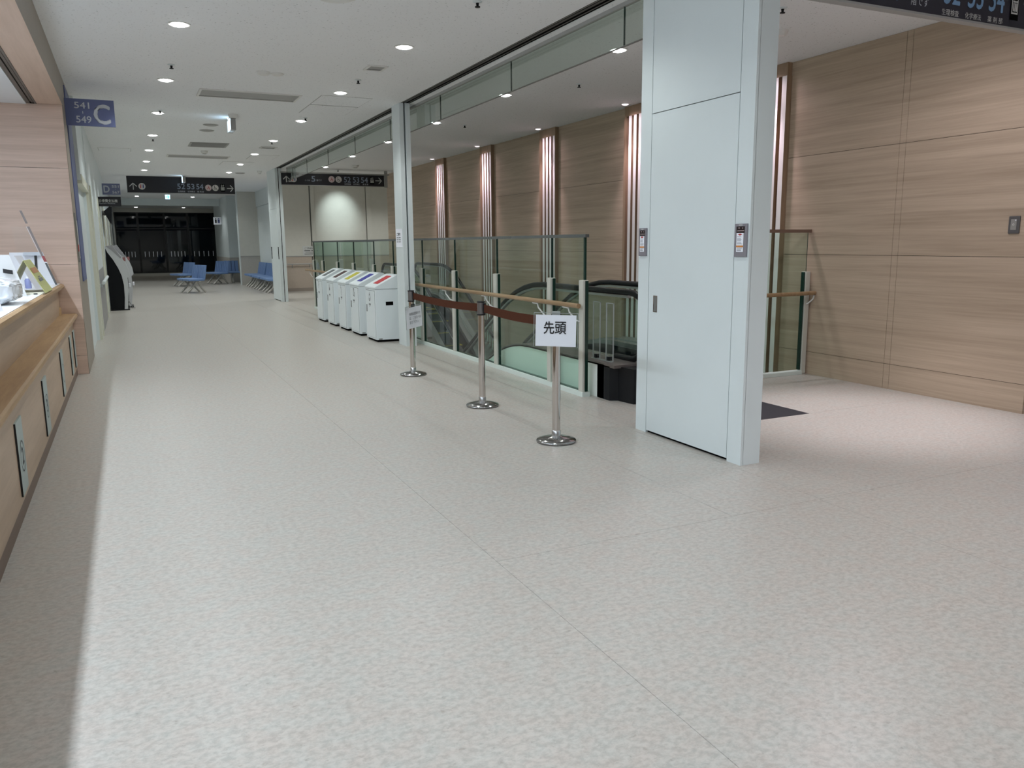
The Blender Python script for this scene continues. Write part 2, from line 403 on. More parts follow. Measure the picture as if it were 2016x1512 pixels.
# shutter slot between the ceilings
tr = empty('shutter_track'); tag(tr, 'long dark ceiling shutter track above the glass fence and pillar', 'shutter track')
for y0, y1 in ((4.05, 21.6),):
    MB().box(3.60, y0, CZ+0.05, 3.75, y1, CZ+0.12, M_BLACK).build('recess', tr)
    for x0, x1, dz, m in ((3.601, 3.618, -0.003, M_GREY), (3.640, 3.672, 0.003, M_TRACK), (3.700, 3.720, 0.003, M_TRACK), (3.732, 3.749, -0.001, M_WHITE)):
        MB().box(x0, y0, CZ+dz, x1, y1, CZ+0.05, m, {'-x': M_BLACK}).build('rail', tr)

# right wood wall with panels and slat clusters
CLY = [7.36, 10.02, 12.72, 15.40, 18.07]     # cluster centres
wr = struct(MB().box(XW+0.012, 4.18, -4.6, XW+0.2, 22.5, CZ, M_BLACK, {'-y': M_WOODR}).build('wall_right'))
zrows = [-4.6, -3.0, -1.9, -0.82, 0.25, 1.32, 2.38, CZ]
def wpanel(y0, y1, z0, z1):
    MB().box(XW, y0+0.002, z0+0.002, XW+0.013, y1-0.002, z1-0.002, M_WOODR).build('panel', wr)
segs = [(4.18, 5.53), (5.53, 5.60), (5.60, 7.06)]
for a, b in zip(CLY[:-1], CLY[1:]): segs.append((a+0.27, b-0.31))
segs.append((CLY[-1]+0.27, 20.6)); segs.append((20.6, 22.5))
for y0, y1 in segs:
    for z0, z1 in zip(zrows[:-1], zrows[1:]):
        if y1-y0 < 0.1 and z0 < 0.2: continue
        wpanel(y0, y1, z0, z1)
for z0, z1 in ((-0.82, 0.25),):
    wpanel(5.53, 5.60, z0, z1)
slat_m = None
for c in CLY:
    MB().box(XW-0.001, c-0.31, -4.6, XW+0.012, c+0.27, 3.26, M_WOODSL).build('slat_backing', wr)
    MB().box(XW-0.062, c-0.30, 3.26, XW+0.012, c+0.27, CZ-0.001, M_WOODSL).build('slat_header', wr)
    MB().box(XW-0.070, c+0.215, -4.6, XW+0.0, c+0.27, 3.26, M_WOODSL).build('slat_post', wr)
    for k in range(4):
        y = c-0.30+k*0.126
        if slat_m is None:
            s0 = MB().box(-0.068, 0, -4.6, 0.0, 0.07, 3.259, M_WOODSL, {'-x': M_SLAT}).build('slat', wr, None); slat_m = s0; s = s0
        else:
            s = slat_m.copy(); COL.objects.link(s); s.parent = wr
        s.location = (XW, y, 0)

# lift hall side, closing walls out of sight
slab('wall_front', -4.7, -7.1, 0, 13.1, -7, CZ, M_WALLW)
slab('wall_lift', 13, -7, 0, 13.1, 7, CZ, M_WALLW)
slab('wall_lift_side', 7.4, 6.7, 0, 13, 6.8, CZ, M_WALLW)
slab('wall_reception_back', -4.7, -7, 0, -4.6, 10.6, 3.1, M_WALLW)
struct(MB().box(6.83, 4.12, 0, 7.3, 4.17, CZ, M_GREYL).build('trim_2'))

# pit
slab('wall_pit_left', 3.85, 6.66, -4.6, 3.95, 19.15, -0.22, M_WHITE)
slab('wall_pit_near', 3.95, 6.56, -4.6, 6.79, 6.66, -0.22, M_WHITE)
slab('wall_pit_far', 3.95, 19.15, -4.6, 6.79, 19.25, -0.22, M_WHITE)
slab('floor_lower', 3.85, 6.56, -4.7, 6.9, 19.25, -4.6, mat('lower_floor', (0.34, 0.33, 0.30), 0.5))

# far hall wall with joints, dado and handrail
wf = struct(MB().box(4.5, 26.34, 0, 9.2, 26.5, CZ, M_GREY).build('wall_hall_end'))
for x0, x1 in ((4.5, 5.36), (5.40, 5.52), (5.53, 7.18), (7.20, 7.36), (7.37, 9.2)):
    for z0, z1, m in ((0.1, 1.09, M_DADO), (1.12, CZ, M_WALLW)):
        MB().box(x0, 26.30 if x1-x0 > 0.2 else 26.26, z0, x1, 26.345, z1, m).build('panel', wf)
    MB().box(x0, 26.29, 1.09, x1, 26.345, 1.12, M_GREYL).build('dado_rail', wf)
MB().box(4.5, 26.29, 0, 9.2, 26.345, 0.1, mat('skirting', (0.33, 0.28, 0.24), 0.5)).build('skirting', wf)
slab('wall_hall_side', 6.79, 22.5, 0, 6.9, 26.34, CZ, M_WALLW).location = (2.3, 0, 0)
slab('wall_hall_return', 6.9, 22.44, 0, 9.2, 22.5, CZ, M_WOODR)
h = thing('wall_handrail', 'slim pale handrail on the cream wall behind the far end of the glass fence', 'handrail')
MB().tube([(4.55, 26.22, 0.86), (5.34, 26.22, 0.86)], 0.018, M_GREYL).build('rail', h)
for x in (4.72, 5.26):
    MB().tube([(x, 26.295, 0.76), (x, 26.24, 0.76), (x, 26.22, 0.85)], 0.014, M_GREYL, 8).build('bracket', h)

# waiting alcove
slab('wall_alcove', 4.50, 26.34, 0, 4.6, 31.5, 2.85, M_WHITE)
slab('wall_alcove_upper', 4.46, 26.34, 2.86, 4.6, 31.5, CZ, M_WHITE)
wb = struct(MB().box(3.80, 31.5, 0, 4.6, 31.6, CZ, M_WALLW).build('wall_alcove_end'))
MB().box(3.802, 31.49, 0, 4.5, 31.501, 1.05, M_DADO2).build('dado', wb)
MB().box(3.802, 31.48, 1.05, 4.5, 31.501, 1.075, M_GREYL).build('dado_rail', wb)
MB().box(3.79, 31.5, 0, 3.803, 31.9, CZ, M_WHITE).build('edge', wb)
wc = struct(MB().box(3.72, 34.3, 0, 4.6, 39.5, CZ, M_WHITE).build('wall_corridor_right'))
MB().box(3.709, 34.29, 0, 4.5, 39.45, 0.98, M_DADO2).build('dado', wc)
slab('wall_corridor_right_far', 4.36, 39.5, 0, 4.6, 44, CZ, M_WHITE)
slab('wall_alcove_back', 4.6, 31.6, 0, 4.7, 34.3, CZ, M_WHITE)

# end wall with night window
we = MB()
YE = 44.0
for x0, z0, x1, z1 in ((-0.8, 3.09, 4.7, 3.4), (-0.8, 0, 4.7, 0.13), (-0.8, 0.13, -0.42, 3.09), (4.24, 0.13, 4.7, 3.09)):
    we.box(x0, YE, z0, x1, YE+0.2, z1, M_WALLW)
struct(we.build('wall_end'))
wn = struct(empty('window_1'))
XS = [-0.42, 0.60, 1.80, 2.88, 4.24]
for x0, x1 in zip(XS[:-1], XS[1:]):
    for z0, z1 in ((0.13, 2.25), (2.33, 3.09)):
        MB().box(x0+0.05, YE+0.08, z0+0.05, x1-0.05, YE+0.10, z1-0.03, M_WINGL).build('pane', wn)
fr = MB()
for x in XS: fr.box(x-0.05, YE+0.02, 0.13, x+0.05, YE+0.14, 3.09, M_WINFR)
for z in (0.13, 2.27, 3.05): fr.box(-0.42, YE+0.03, z, 4.24, YE+0.13, z+0.07, M_WINFR)
fr.build('window_frame', wn)
for x0, x1 in zip(XS[:-1], XS[1:]):
    for k in range(5):
        x = x0+0.22+k*(x1-x0-0.42)/4.2
        MB().box(x-0.014, YE+0.072, 0.93, x+0.014, YE+0.078, 1.19, M_PAPER).build('collision_mark', wn)
slab('wall_outside', -3, 52, -3, 8, 52.1, 6, mat('facade_night', (0.03, 0.04, 0.05), 0.8))

# left wall beyond the counter wall
XL = -0.47
wl = MB()
for y0, y1 in ((14.5, 44.0),):
    wl.box(XL-0.15, y0, 0, XL, y1, CZ, M_WHITE)
wl.box(-0.9, 12.25, 0, -0.54, 14.5, CZ, M_WHITE); wl.box(-0.54, 12.25, 2.34, XL, 14.36, CZ, M_WHITE)
wlo = struct(wl.build('wall_left'))
MB().box(XL, 15.2, 0.0, XL+0.006, 18.9, 1.06, M_DADOG).build('dado', wlo)
for y0, y1, z1 in ((14.36, 14.62, 2.36), (12.9, 14.4, 2.42)):
    if z1 == 2.36: MB().box(-0.54, y0, 0, XL-0.028, y1, z1, M_WHITE).build('door_frame', wlo); MB().box(-0.50, y0+0.03, 0, XL+0.012, y1, z1, M_CREAM).build('door_frame', wlo)
    else: MB().box(-0.54, 12.3, 2.30, XL+0.012, y1, 2.42, M_CREAM).build('door_frame', wlo)
for y in (15.0, 18.95, 20.3, 22.6, 24.0, 26.2, 28.5, 31.0, 34.0):
    MB().box(XL, y, 0, XL+0.022, y+0.14, 2.45, M_CREAM).build('door_frame', wlo)
for y0, y1 in ((22.74, 24.0), (26.34, 28.5), (31.14, 34.0)):
    MB().box(XL, y0, 0, XL+0.008, y1, 2.4, M_GREYL).build('door_leaf', wlo)
hr = thing('wall_handrail', 'white plastic handrail on the grey dado of the left wall before the kiosks', 'handrail')
MB().tube([(-0.40, 15.4, 0.86), (-0.40, 18.6, 0.86)], 0.028, M_WHITE, 10).build('rail', hr)
for y in (15.6, 17.0, 18.4): MB().box(XL+0.006, y-0.03, 0.78, -0.42, y+0.03, 0.84, M_WHITE).build('bracket', hr)

# wood wall closing the reception and its column
wp = struct(MB().box(-4.6, 10.57, 0, -0.6, 10.8, CZ, M_BLACK).build('wall_reception'))
for z0, z1 in ((0, 0.22), (0.22, 1.278), (1.278, 2.346), (2.346, 3.03)):
    MB().box(-4.6, 10.56, z0+0.002, -0.518, 10.572, z1-0.002, M_WOODL).build('panel', wp)
struct(MB().box(-0.598, 10.572, 0, -0.512, 12.25, CZ, M_OLIVE).build('trim_3'))
cj = struct(MB().box(-0.9, 10.8, 0, -0.598, 12.25, CZ, M_WHITE).build('wall_left_return'))
# beam over the counter
bmm = MB(); bmm.box(-0.76, -7, 3.03, -0.512, 10.572, CZ, M_WOODB, {'+x': M_OLIVE})
struct(bmm.build('trim_4'))
struct(MB().box(-0.86, -7, 3.06, -0.76, 10.56, CZ, M_BLACK).build('trim_5'))
t2 = thing('shutter_track', 'dark metal shutter track under the beam over the reception counter', 'shutter track')
for x0, x1, z in ((-0.858, -0.822, 3.028), (-0.812, -0.789, 3.035), (-0.781, -0.762, 3.026)):
    MB().box(x0, -7, z, x1, 10.555, 3.06, M_TRACK).build('rail', t2)

# ================================================================== COLUMNS
def white_column(name, y0, y1, door_y, slot=True, label_door=True):
    X0, X1 = 3.575, 3.738
    body = struct(MB().box(X0+0.02, y0+0.004, 0, X1, y1, CZ, M_BLACK, {'+x': M_WHITE, '+y': M_WHITE}).build(name))
    d0, d1 = door_y
    g = 0.003
    MB().box(X0, d1+g, 0, X0+0.022, y1, CZ, M_WHITE).build('side_panel', body)
    MB().box(X0, y0, 0, X0+0.022, d0-g, CZ, M_WHITE).build('side_panel', body)
    MB().box(X0, d0+g, 2.40+g, X0+0.022, d1-g, CZ, M_WHITE).build('upper_panel', body)
    fx = MB()
    if slot:
        fx.box(X0+0.02, y0, 0, X0+0.068, y0+0.02, CZ, M_WHITE); fx.box(X0+0.086, y0, 0, X1, y0+0.02, CZ, M_WHITE)
    else: fx.box(X0+0.02, y0, 0, X1, y0+0.02, CZ, M_WHITE)
    fx.build('front_panel', body)
    dr = MB().box(X0, d0+g, 0.02, X0+0.022, d1-g, 2.40-g, M_WHITE).build('door_leaf', body)
    return body, dr
c1, d1 = white_column('wall_column', 4.02, 5.25, (4.16, 5.11), slot=False)
hp = MB(); hp.box(3.573, 4.995, 0.95, 3.576, 5.045, 1.075, M_STEEL); hp.box(3.572, 5.0, 0.957, 3.5745, 5.036, 1.068, M_GREY)
hp.build('recessed_pull', d1)
c2, d2 = white_column('wall_column_far', 21.60, 22.9, (21.78, 22.75), slot=True)
for y in (21.72, 22.80): MB().box(3.572, y-0.05, 1.10, 3.576, y+0.05, 1.42, M_BLACK).build('recessed_pull', c2)
# slim pillar in the middle of the shutter line
pm = MB()
pm.box(3.575, 11.15, 0, 3.636, 11.50, CZ, M_WHITE); pm.box(3.660, 11.15, 0, 3.73, 11.50, CZ, M_WHITE); pm.box(3.636, 11.22, 0, 3.660, 11.50, CZ, M_BLACK)
struct(pm.build('wall_pillar'))

# control plates on the near column
def plate(y0, y1, z0, z1, label):
    t = thing('shutter_switch_plate', label, 'wall plate', (3.575, (y0+y1)/2, z0), group=None)
    X = 3.575
    def w(b): return b
    MB().bbox(X-0.012, y0, z0, X, y1, z1, M_SATIN if False else mat('plate_grey', (0.27, 0.26, 0.29), 0.35, 0.3), 0.003).build('frame', t, None).matrix_parent_inverse = Matrix.Translation((-3.575, -(y0+y1)/2, -z0))
    F = Flat((X-0.012, y1, z0), (0, -1, 0), (-1, 0, 0), 0.001)
    W = y1-y0; H = z1-z0
    F.rect(0.16*W, 0.72*H, 0.84*W, 0.92*H, mat('plate_display', (0.012, 0.004, 0.005), 0.3))
    F.lift = 0.0015
    F.rect(0.34*W, 0.855*H, 0.42*W, 0.885*H, M_DISCP); F.rect(0.66*W, 0.845*H, 0.70*W, 0.885*H, M_DISCP); F.rect(0.24*W, 0.775*H, 0.80*W, 0.795*H, M_DISCP)
    F.rect(0.2*W, 0.15*H, 0.76*W, 0.715*H, M_PAPER); F.lift = 0.002
    F.poly([(0.28*W, 0.68*H), (0.48*W, 0.64*H), (0.68*W, 0.68*H), (0.48*W, 0.705*H)], M_RED)
    F.rect(0.2*W, 0.29*H, 0.76*W, 0.345*H, mat('plate_orange', (0.62, 0.24, 0.05), 0.5))
    for zz in (0.60, 0.55, 0.52, 0.49, 0.44, 0.41, 0.38, 0.265, 0.235, 0.205, 0.18):
        F.rect(0.25*W, zz*H, random.uniform(0.55, 0.71)*W, (zz+0.012)*H, M_INKG)
    F.rect(0.36*W, 0.945*H, 0.66*W, 0.97*H, M_TXTW)
    o = F.build('printed_label', t); o.matrix_parent_inverse = Matrix.Translation((-3.575, -(y0+y1)/2, -z0))
plate(4.035, 4.150, 1.375, 1.585, 'grey shutter switch plate on the white column, right of its door')
plate(5.138, 5.238, 1.369, 1.578, 'grey shutter switch plate on the white column, left of its door')
sp = thing('wall_switch', 'dark grey switch plate with pale key panel on the wood wall', 'wall switch')
MB().bbox(XW-0.014, 4.355, 1.515, XW, 4.450, 1.66, mat('switch_grey', (0.10, 0.095, 0.095), 0.5), 0.006).build('plate', sp)
MB().bbox(XW-0.018, 4.378, 1.545, XW-0.012, 4.428, 1.635, mat('switch_key', (0.28, 0.27, 0.25), 0.4), 0.002).build('key_panel', sp)
F = Flat((XW-0.018, 4.428, 1.545), (0, -1, 0), (-1, 0, 0), 0.001)
F.ring(0.025, 0.045, 0.009, 0.009, 0.004, M_DISC, 12); F.build('key_hole', sp)
F = Flat((XW-0.018, 4.428, 1.545), (0, -1, 0), (-1, 0, 0), 0.001); F.rect(0.036, 0.078, 0.047, 0.084, M_PAPER); F.build('indicator', sp)

# ================================================================== GLASS FENCE
PY = [6.65, 7.305, 8.665, 10.02, 11.33, 12.77, 13.91, 15.31, 16.62, 18.0, 18.95]
gf = thing('glass_fence', 'long green glass fence with white posts and wooden rail beside the escalators', 'fence')
XF = 3.91
def fence_post(x, y, parent, facing='x'):
    m = MB()
    if facing == 'x':
        m.bbox(x-0.035, y-0.04, 0.0, x+0.03, y+0.04, 1.12, M_POST, 0.008)
        m.box(x-0.01, y-0.052, 0.05, x+0.02, y-0.041, 1.115, M_GEDGE)
    else:
        m.bbox(x-0.045, y-0.035, 0.0, x+0.045, y+0.035, 1.12, M_POST, 0.008)
    return m.build('fence_post', parent)
for y in PY: fence_post(XF, y, gf)
for a, b in zip(PY[:-1], PY[1:]):
    MB().box(XF+0.004, a+0.012, 0.05, XF+0.014, b-0.012, 1.52, M_GLASS, {'-y': M_GEDGE, '+y': M_GEDGE}).build('glass_pane', gf)
    MB().box(XF-0.002, b-0.006, 1.12, XF+0.020, b+0.006, 1.52, M_GEDGE).build('joint', gf)
MB().box(XF-0.002, PY[0]-0.012, 1.12, XF+0.020, PY[0]+0.008, 1.52, M_GEDGE).build('joint', gf)
MB().box(XF-0.012, PY[0]-0.04, 1.52, XF+0.030, PY[-1]+0.04, 1.55, mat('fence_cap', (0.16, 0.17, 0.17), 0.25, 0.6)).build('top_rail', gf)
MB().box(XF-0.045, PY[0]-0.06, 0.0, XF+0.04, PY[-1]+0.04, 0.045, M_CURB).build('curb', gf)
MB().box(XF-0.012, PY[0], 0.045, XF+0.03, PY[-1], 0.052, M_GEDGE).build('gasket', gf)
MB().tube([(3.825, 6.60, 0.88), (3.825, 11.10, 0.88)], 0.024, M_RAIL, 16).build('handrail', gf)
MB().tube([(3.825, 11.10, 0.88), (3.825, 19.55, 0.88)], 0.024, M_RAIL, 16).build('handrail', gf)
for y in PY:
    MB().tube([(3.825, y+0.26, 0.853), (3.825, y+0.15, 0.850), (3.828, y+0.135, 0.81), (3.855, y+0.05, 0.735), (3.882, y+0.01, 0.725)], 0.008, M_TXTW, 8).build('bracket', gf)
# end return of the fence along the far edge
for x in (4.0, 4.6, 5.35): fence_post(x, 19.2, gf, 'y')
for a, b in ((3.96, 4.6), (4.6, 5.35)):
    MB().box(a+0.012, 19.195, 0.05, b-0.012, 19.205, 1.52, M_GLASS, {'-x': M_GEDGE, '+x': M_GEDGE}).build('glass_pane', gf)
MB().box(3.95, 19.185, 1.52, 5.40, 19.215, 1.55, MATS['fence_cap']).build('top_rail', gf)
# short fence at the wood wall
g2 = thing('glass_fence', 'short glass fence with wooden rail between the escalator and the wood wall', 'fence')
MB().bbox(6.700, 6.615, 0, 6.765, 6.69, 1.135, M_POST, 0.008).build('fence_post', g2)
MB().box(6.686, 6.63, 0.05, 6.699, 6.675, 1.13, M_GEDGE).build('gasket', g2)
MB().box(5.86, 6.650, 0.05, 6.735, 6.660, 1.555, M_GLASS, {'-x': M_GEDGE, '+x': M_GEDGE}).build('glass_pane', g2)
MB().box(5.82, 6.630, 1.555, 6.765, 6.680, 1.590, mat('bronze_cap', (0.20, 0.13, 0.10), 0.35, 0.3)).build('top_rail', g2)
MB().box(5.82, 6.60, 0, 6.70, 6.69, 0.04, M_CURB).build('curb', g2)
MB().tube([(5.84, 6.545, 0.90), (6.80-0.03, 6.545, 0.905)], 0.022, M_RAIL, 16).build('handrail', g2)
MB().tube([(6.76, 6.545, 0.88), (6.765, 6.56, 0.84), (6.735, 6.60, 0.79), (6.72, 6.615, 0.78)], 0.008, M_TXTW, 8).build('bracket', g2)

# smoke-stop glass hung from the ceiling
sg = thing('smoke_curtain_glass', 'row of clear glass smoke panes hanging from the ceiling above the glass fence', 'glass screen')
YS = [4.02, 5.91, 8.08, 10.23, 12.45, 14.60, 16.74, 18.88, 21.4]
for a, b in zip(YS[:-1], YS[1:]):
    MB().box(3.840, a+0.004, 3.065, 3.848, b-0.004, CZ-0.03, M_GLASS_S).build('glass_pane', sg)
    MB().box(3.838, b-0.005, 3.065, 3.850, b+0.005, CZ-0.03, M_GEDGE).build('joint', sg)
MB().box(3.836, 4.02, 3.058, 3.852, 21.4, 3.066, M_GREY).build('bottom_edge', sg)
MB().box(3.825, 4.02, CZ-0.032, 3.862, 21.4, CZ, M_GREYL).build('channel', sg)

# ================================================================== ESCALATORS
T30 = math.tan(math.radians(30))
def prof(h, y, yi, sgn):
    """height of a line that is level at h and bends down past yi (handrail bend) ; sgn=+1 descends towards +Y"""
    yb = yi - sgn*(1.0-h)*0.6*0.45
    d = (y-yb)*sgn; T = 0.62
    if d <= -T: return h
    if d >= T: return h - d*T30
    u = (d+T)/(2*T); return h - T30*2*T*(u*u/2) 
def escalator(label, xa, xb, xo0, xo1, yi, yn, sgn, yellow):
    """xa, xb handrail planes; yn newel end; descends in sgn*Y from bend yi"""
    t = thing('escalator', label, 'escalator')
    yend = yi + sgn*7.6
    N = 44
    ys = [yn + (yend-yn)*k/N for k in range(N+1)]
    hr_y0 = yn + sgn*0.32
    def strip(name, x0, x1, hlo, hhi, m, par=t, ya=None):
        mb = MB(); yy = [y for y in ys if (y-(ya if ya is not None else yn))*sgn >= -1e-6]
        if ya is not None and abs(yy[0]-ya) > 1e-6: yy = [ya]+yy
        for a, b in zip(yy[:-1], yy[1:]):
            za0, za1 = prof(hlo, a, yi, sgn), prof(hhi, a, yi, sgn); zb0, zb1 = prof(hlo, b, yi, sgn), prof(hhi, b, yi, sgn)
            v = [(x0,a,za0),(x1,a,za0),(x1,a,za1),(x0,a,za1),(x0,b,zb0),(x1,b,zb0),(x1,b,zb1),(x0,b,zb1)]
            fs = [(0,1,5,4),(1,2,6,5),(2,3,7,6),(3,0,4,7)]
            if sgn < 0: fs = [f[::-1] for f in fs]
            mb.raw(v, fs, m, False)
        a = yy[0]; b = yy[-1]
        for y, rev in ((a, False), (b, True)):
            q = [(x0,y,prof(hlo,y,yi,sgn)),(x0,y,prof(hhi,y,yi,sgn)),(x1,y,prof(hhi,y,yi,sgn)),(x1,y,prof(hlo,y,yi,sgn))]
            mb.poly(q[::-1] if rev else q, m)
        return mb.build(name, par)
    for side, x in ((-1, xa), (1, xb)):
        # handrail: level run, sloping run and newel loop
        pts = [(x, y, prof(1.0, y, yi, sgn)) for y in ys[::-1] if (y-hr_y0)*sgn > 0.05]
        cy, cz, rr = hr_y0, 0.68, 0.32
        for k in range(0, 13):
            a = PI/2 + PI*k/12*0.97
            pts.append((x, cy + sgn*rr*math.cos(a)*1.0, cz + rr*math.sin(a)))
        pts.append((x, cy + sgn*0.25, 0.36))
        MB().tube(pts, 0.031, M_RUBBER, 10).build('handrail', t)
        # glass balustrade with newel
        mb = MB(); outer = [(y, prof(0.955, y, yi, sgn)) for y in ys[::-1] if (y-hr_y0)*sgn > 0.02]
        for k in range(1, 12):
            a = PI/2 + PI*k/12; outer.append((cy+sgn*0.275*math.cos(a), cz+0.275*math.sin(a)))
        inner = [(y, prof(0.34, y, yi, sgn)) for y in ys[::-1] if (y-hr_y0)*sgn > 0.02]
        mb.prism(outer + [(cy, 0.40)] + inner[::-1], 'x', x-0.006, x+0.006, M_GLASS_B)
        mb.build('balustrade_glass', t)
        strip('handrail_guide', x-0.020, x+0.020, 0.945, 0.968, M_SATIN, t, hr_y0+sgn*0.02)
        # decks: outer (dull) and inner (steel)
        xo = xo0 if side < 0 else xo1
        a_, b_ = sorted((x, xo)); strip('outer_deck', a_, b_, 0.315, 0.345, M_DECK if side < 0 else M_DECKS, t, yn+sgn*0.12)
        xi = x + (0.13 if side < 0 else -0.13)
        a_, b_ = sorted((x, xi)); strip('inner_deck', a_, b_, 0.28, 0.335, M_DECKS, t, yn+sgn*0.12)
        a_, b_ = sorted((xi, xi+(0.02 if side < 0 else -0.02)))
        strip('skirt', a_, b_, -0.12, 0.285, M_BLKPL, t, yn+sgn*0.12)
        a_, b_ = sorted((xo, xo+(0.015 if side < 0 else -0.015)))
        strip('cladding', a_, b_, -0.95, 0.33, M_CLAD, t, yn+sgn*0.30)
        # newel base box
        xm = x+(0.16 if side < 0 else -0.16); s = -1 if side < 0 else 1
        pr = [(xo, yn+sgn*0.42), (xo, yn+sgn*0.20), (xo-s*0.07, yn+sgn*0.16), (xo-s*0.10, yn-sgn*0.06), (x, yn-sgn*0.12), (xm, yn-sgn*0.06), (xm, yn+sgn*0.42)]
        MB().prism(pr, 'z', 0.0, 0.325, M_BLKPL).build('newel_base', t)
        MB().box(x-0.05, yn-sgn*0.10-0.02, 0.05, x+0.05, yn-sgn*0.10+0.0, 0.20, M_BLACK).build('handrail_inlet', t)
    # steps
    xs0, xs1 = xa+0.155, xb-0.155
    y = yn + sgn*0.35; k = 0
    MB().box((xa+xb)/2-0.467, yn-sgn*1.09, -0.0024, (xa+xb)/2+0.467, yn+sgn*0.35, 0.0012, M_FPLATE).build('landing_plate', t)
    proto = None
    while (y-yend)*sgn < 0:
        z = prof(0.0, y+sgn*0.2, yi+sgn*0.0, sgn)
        ya, yb = sorted((y, y+sgn*0.4))
        if proto is None:
            mb = MB(); mb.box(xs0, ya, -0.24, xs1, yb, 0, M_TREAD)
            if yellow:
                mb.box(xs0, ya, 0.0, xs0+0.03, yb, 0.004, M_YEL); mb.box(xs1-0.03, ya, 0.0, xs1, yb, 0.004, M_YEL)
                mb.box(xs0+0.03, ya, 0.0, xs1-0.03, ya+0.028, 0.004, M_YEL); mb.box(xs0, ya-0.003, -0.012, xs1, ya, 0.004, M_YEL)
            proto = mb.build('step', t); ref = ya; o = proto
        else:
            o = proto.copy(); COL.objects.link(o); o.parent = t
        o.location = (0, ya-ref, z)
        y += sgn*0.4; k += 1
    return t
eA = escalator('nearer escalator, descending away from the viewer beside the glass fence', 4.30, 5.20, 4.00, 5.42, 8.84, 6.12, 1, False)
eB = escalator('farther escalator with yellow-edged steps, descending towards the viewer along the wood wall', 5.60, 6.42, 5.44, 6.70, 16.75, 19.25, -1, True)
# acrylic guards on the near deck
ag = thing('acrylic_guard', 'pair of upright clear acrylic guard plates on the near escalator deck', 'guard')
for y0, y1 in ((6.655, 6.785), (6.415, 6.545)):
    m = MB(); m.box(4.096, y0, 0.347, 4.102, y1, 0.905, M_ACRY)
    m.box(4.094, y0, 0.347, 4.104, y0+0.006, 0.905, M_ACRYE); m.box(4.094, y1-0.006, 0.347, 4.104, y1, 0.905, M_ACRYE); m.box(4.094, y0, 0.90, 4.104, y1, 0.906, M_ACRYE)
    m.build('acrylic_plate', ag)
MB().box(4.08, 6.415, 0.345, 4.104, 6.785, 0.352, M_ACRYE).build('foot_plate', ag)
for y in (6.73, 6.50): MB().bbox(4.09, y-0.02, 0.352, 4.13, y+0.02, 0.39, M_BLKPL, 0.004).build('clamp', ag)

# ================================================================== CEILING FITTINGS
def downlight(x, y, label, group, power=None, color=C_DOWN, r=0.08, tilt=0, z=CZ, lens=M_LAMP, spot=2.35, blend=0.6, dim=False):
    t = thing('ceiling_downlight', label, 'downlight', (x, y, z), group=group)
    MB().lathe([(r*1.22, -0.006), (r*1.22, 0.0), (r*1.0, 0.0), (r*1.0, -0.008), (r*1.22, -0.006)], (0, 0, 0), M_LAMPD, 20, cap=False).build('trim_ring', t)
    MB().lathe([(r*1.0, -0.006), (r*0.80, -0.002)], (0, 0, 0), M_LAMPR if not dim else M_LAMPD, 20, cap=False).build('reflector', t)
    MB().lathe([(r*0.82, -0.003), (r*0.74, -0.014), (r*0.45, -0.020), (0.0005, -0.022)], (0, 0, 0), lens, 20, cap=False).build('lens', t)
    if power:
        l = light('SPOT', 'downlight_or_fill', (x, y, z-0.04), power, color, spot_size=spot, spot_blend=blend, shadow_soft_size=0.06)
    return t
LY = [8.03, 10.69, 13.30, 15.96, 18.43, 20.85, 23.22]
for i, y in enumerate(LY):
    downlight(0.582, y, f'lit ceiling downlight, {ORD[i]} from the viewer in the left corridor row', 'corridor downlights, left row', P_DOWN)
    downlight(2.655, y+0.02, f'lit ceiling downlight, {ORD[i]} from the viewer in the right corridor row', 'corridor downlights, right row', P_DOWN)
for y in (5.4, 2.75, 0.1, -2.6, -5.2):
    for x in (0.582, 2.655):
        light('SPOT', 'downlight_or_fill', (x, y, CZ-0.02), P_DOWN*0.55, C_DOWN, spot_size=2.35, spot_blend=0.6, shadow_soft_size=0.06)
for i, y in enumerate((26.0, 28.6, 31.2)):
    downlight(0.57, y, f'ceiling downlight hidden behind the dark corridor sign, left row, {ORD[i]}', 'corridor downlights, left row', P_DOWN)
    downlight(2.63, y, f'ceiling downlight hidden behind the dark corridor sign, right row, {ORD[i]}', 'corridor downlights, right row', P_DOWN)
for x, w_ in ((0.535, 'left'), (2.58, 'right')):
    downlight(x, 35.4, f'{w_} of the two lit downlights just before the dropped beam', 'downlights before the dropped beam', P_DOWN*0.8)
    downlight(x*1.03+0.02, 43.0, f'{w_} of the two lit downlights beyond the dropped beam', 'downlights beyond the dropped beam', P_DOWN*0.35, z=3.30)
HY = [7.32, 10.05, 12.71, 15.40, 18.13, 20.82]
for i, y in enumerate(HY):
    downlight(4.69, y, f'lit ceiling downlight over the escalators, {ORD[i]} from the viewer', 'escalator hall downlights', P_HALL*0.55)
for i, c in enumerate(CLY):
    lb = 'half-lit ceiling washer lamp above the slat cluster, ' + ORD[i] + ' from the viewer'
    t = downlight(6.56, c+0.02, lb, 'slat washer lamps', None, r=0.06, lens=mat('washer_lens', (1, 1, 1), 0.4, emit=(1, 0.9, 0.95), estr=0.8), dim=True)
    l = light('SPOT', 'washer_lamp', (6.50, c, CZ-0.04), P_WASH, C_WASH, spot_size=1.05, spot_blend=1.0, shadow_soft_size=0.05)
    d = Vector((XW, c, 0.9))-Vector(l.location); l.rotation_euler = d.to_track_quat('-Z', 'Y').to_euler()
    l = light('SPOT', 'washer_lamp', (6.50, c, CZ-0.04), P_WASH*0.11, C_WASH, spot_size=2.7, spot_blend=0.9, shadow_soft_size=0.05)
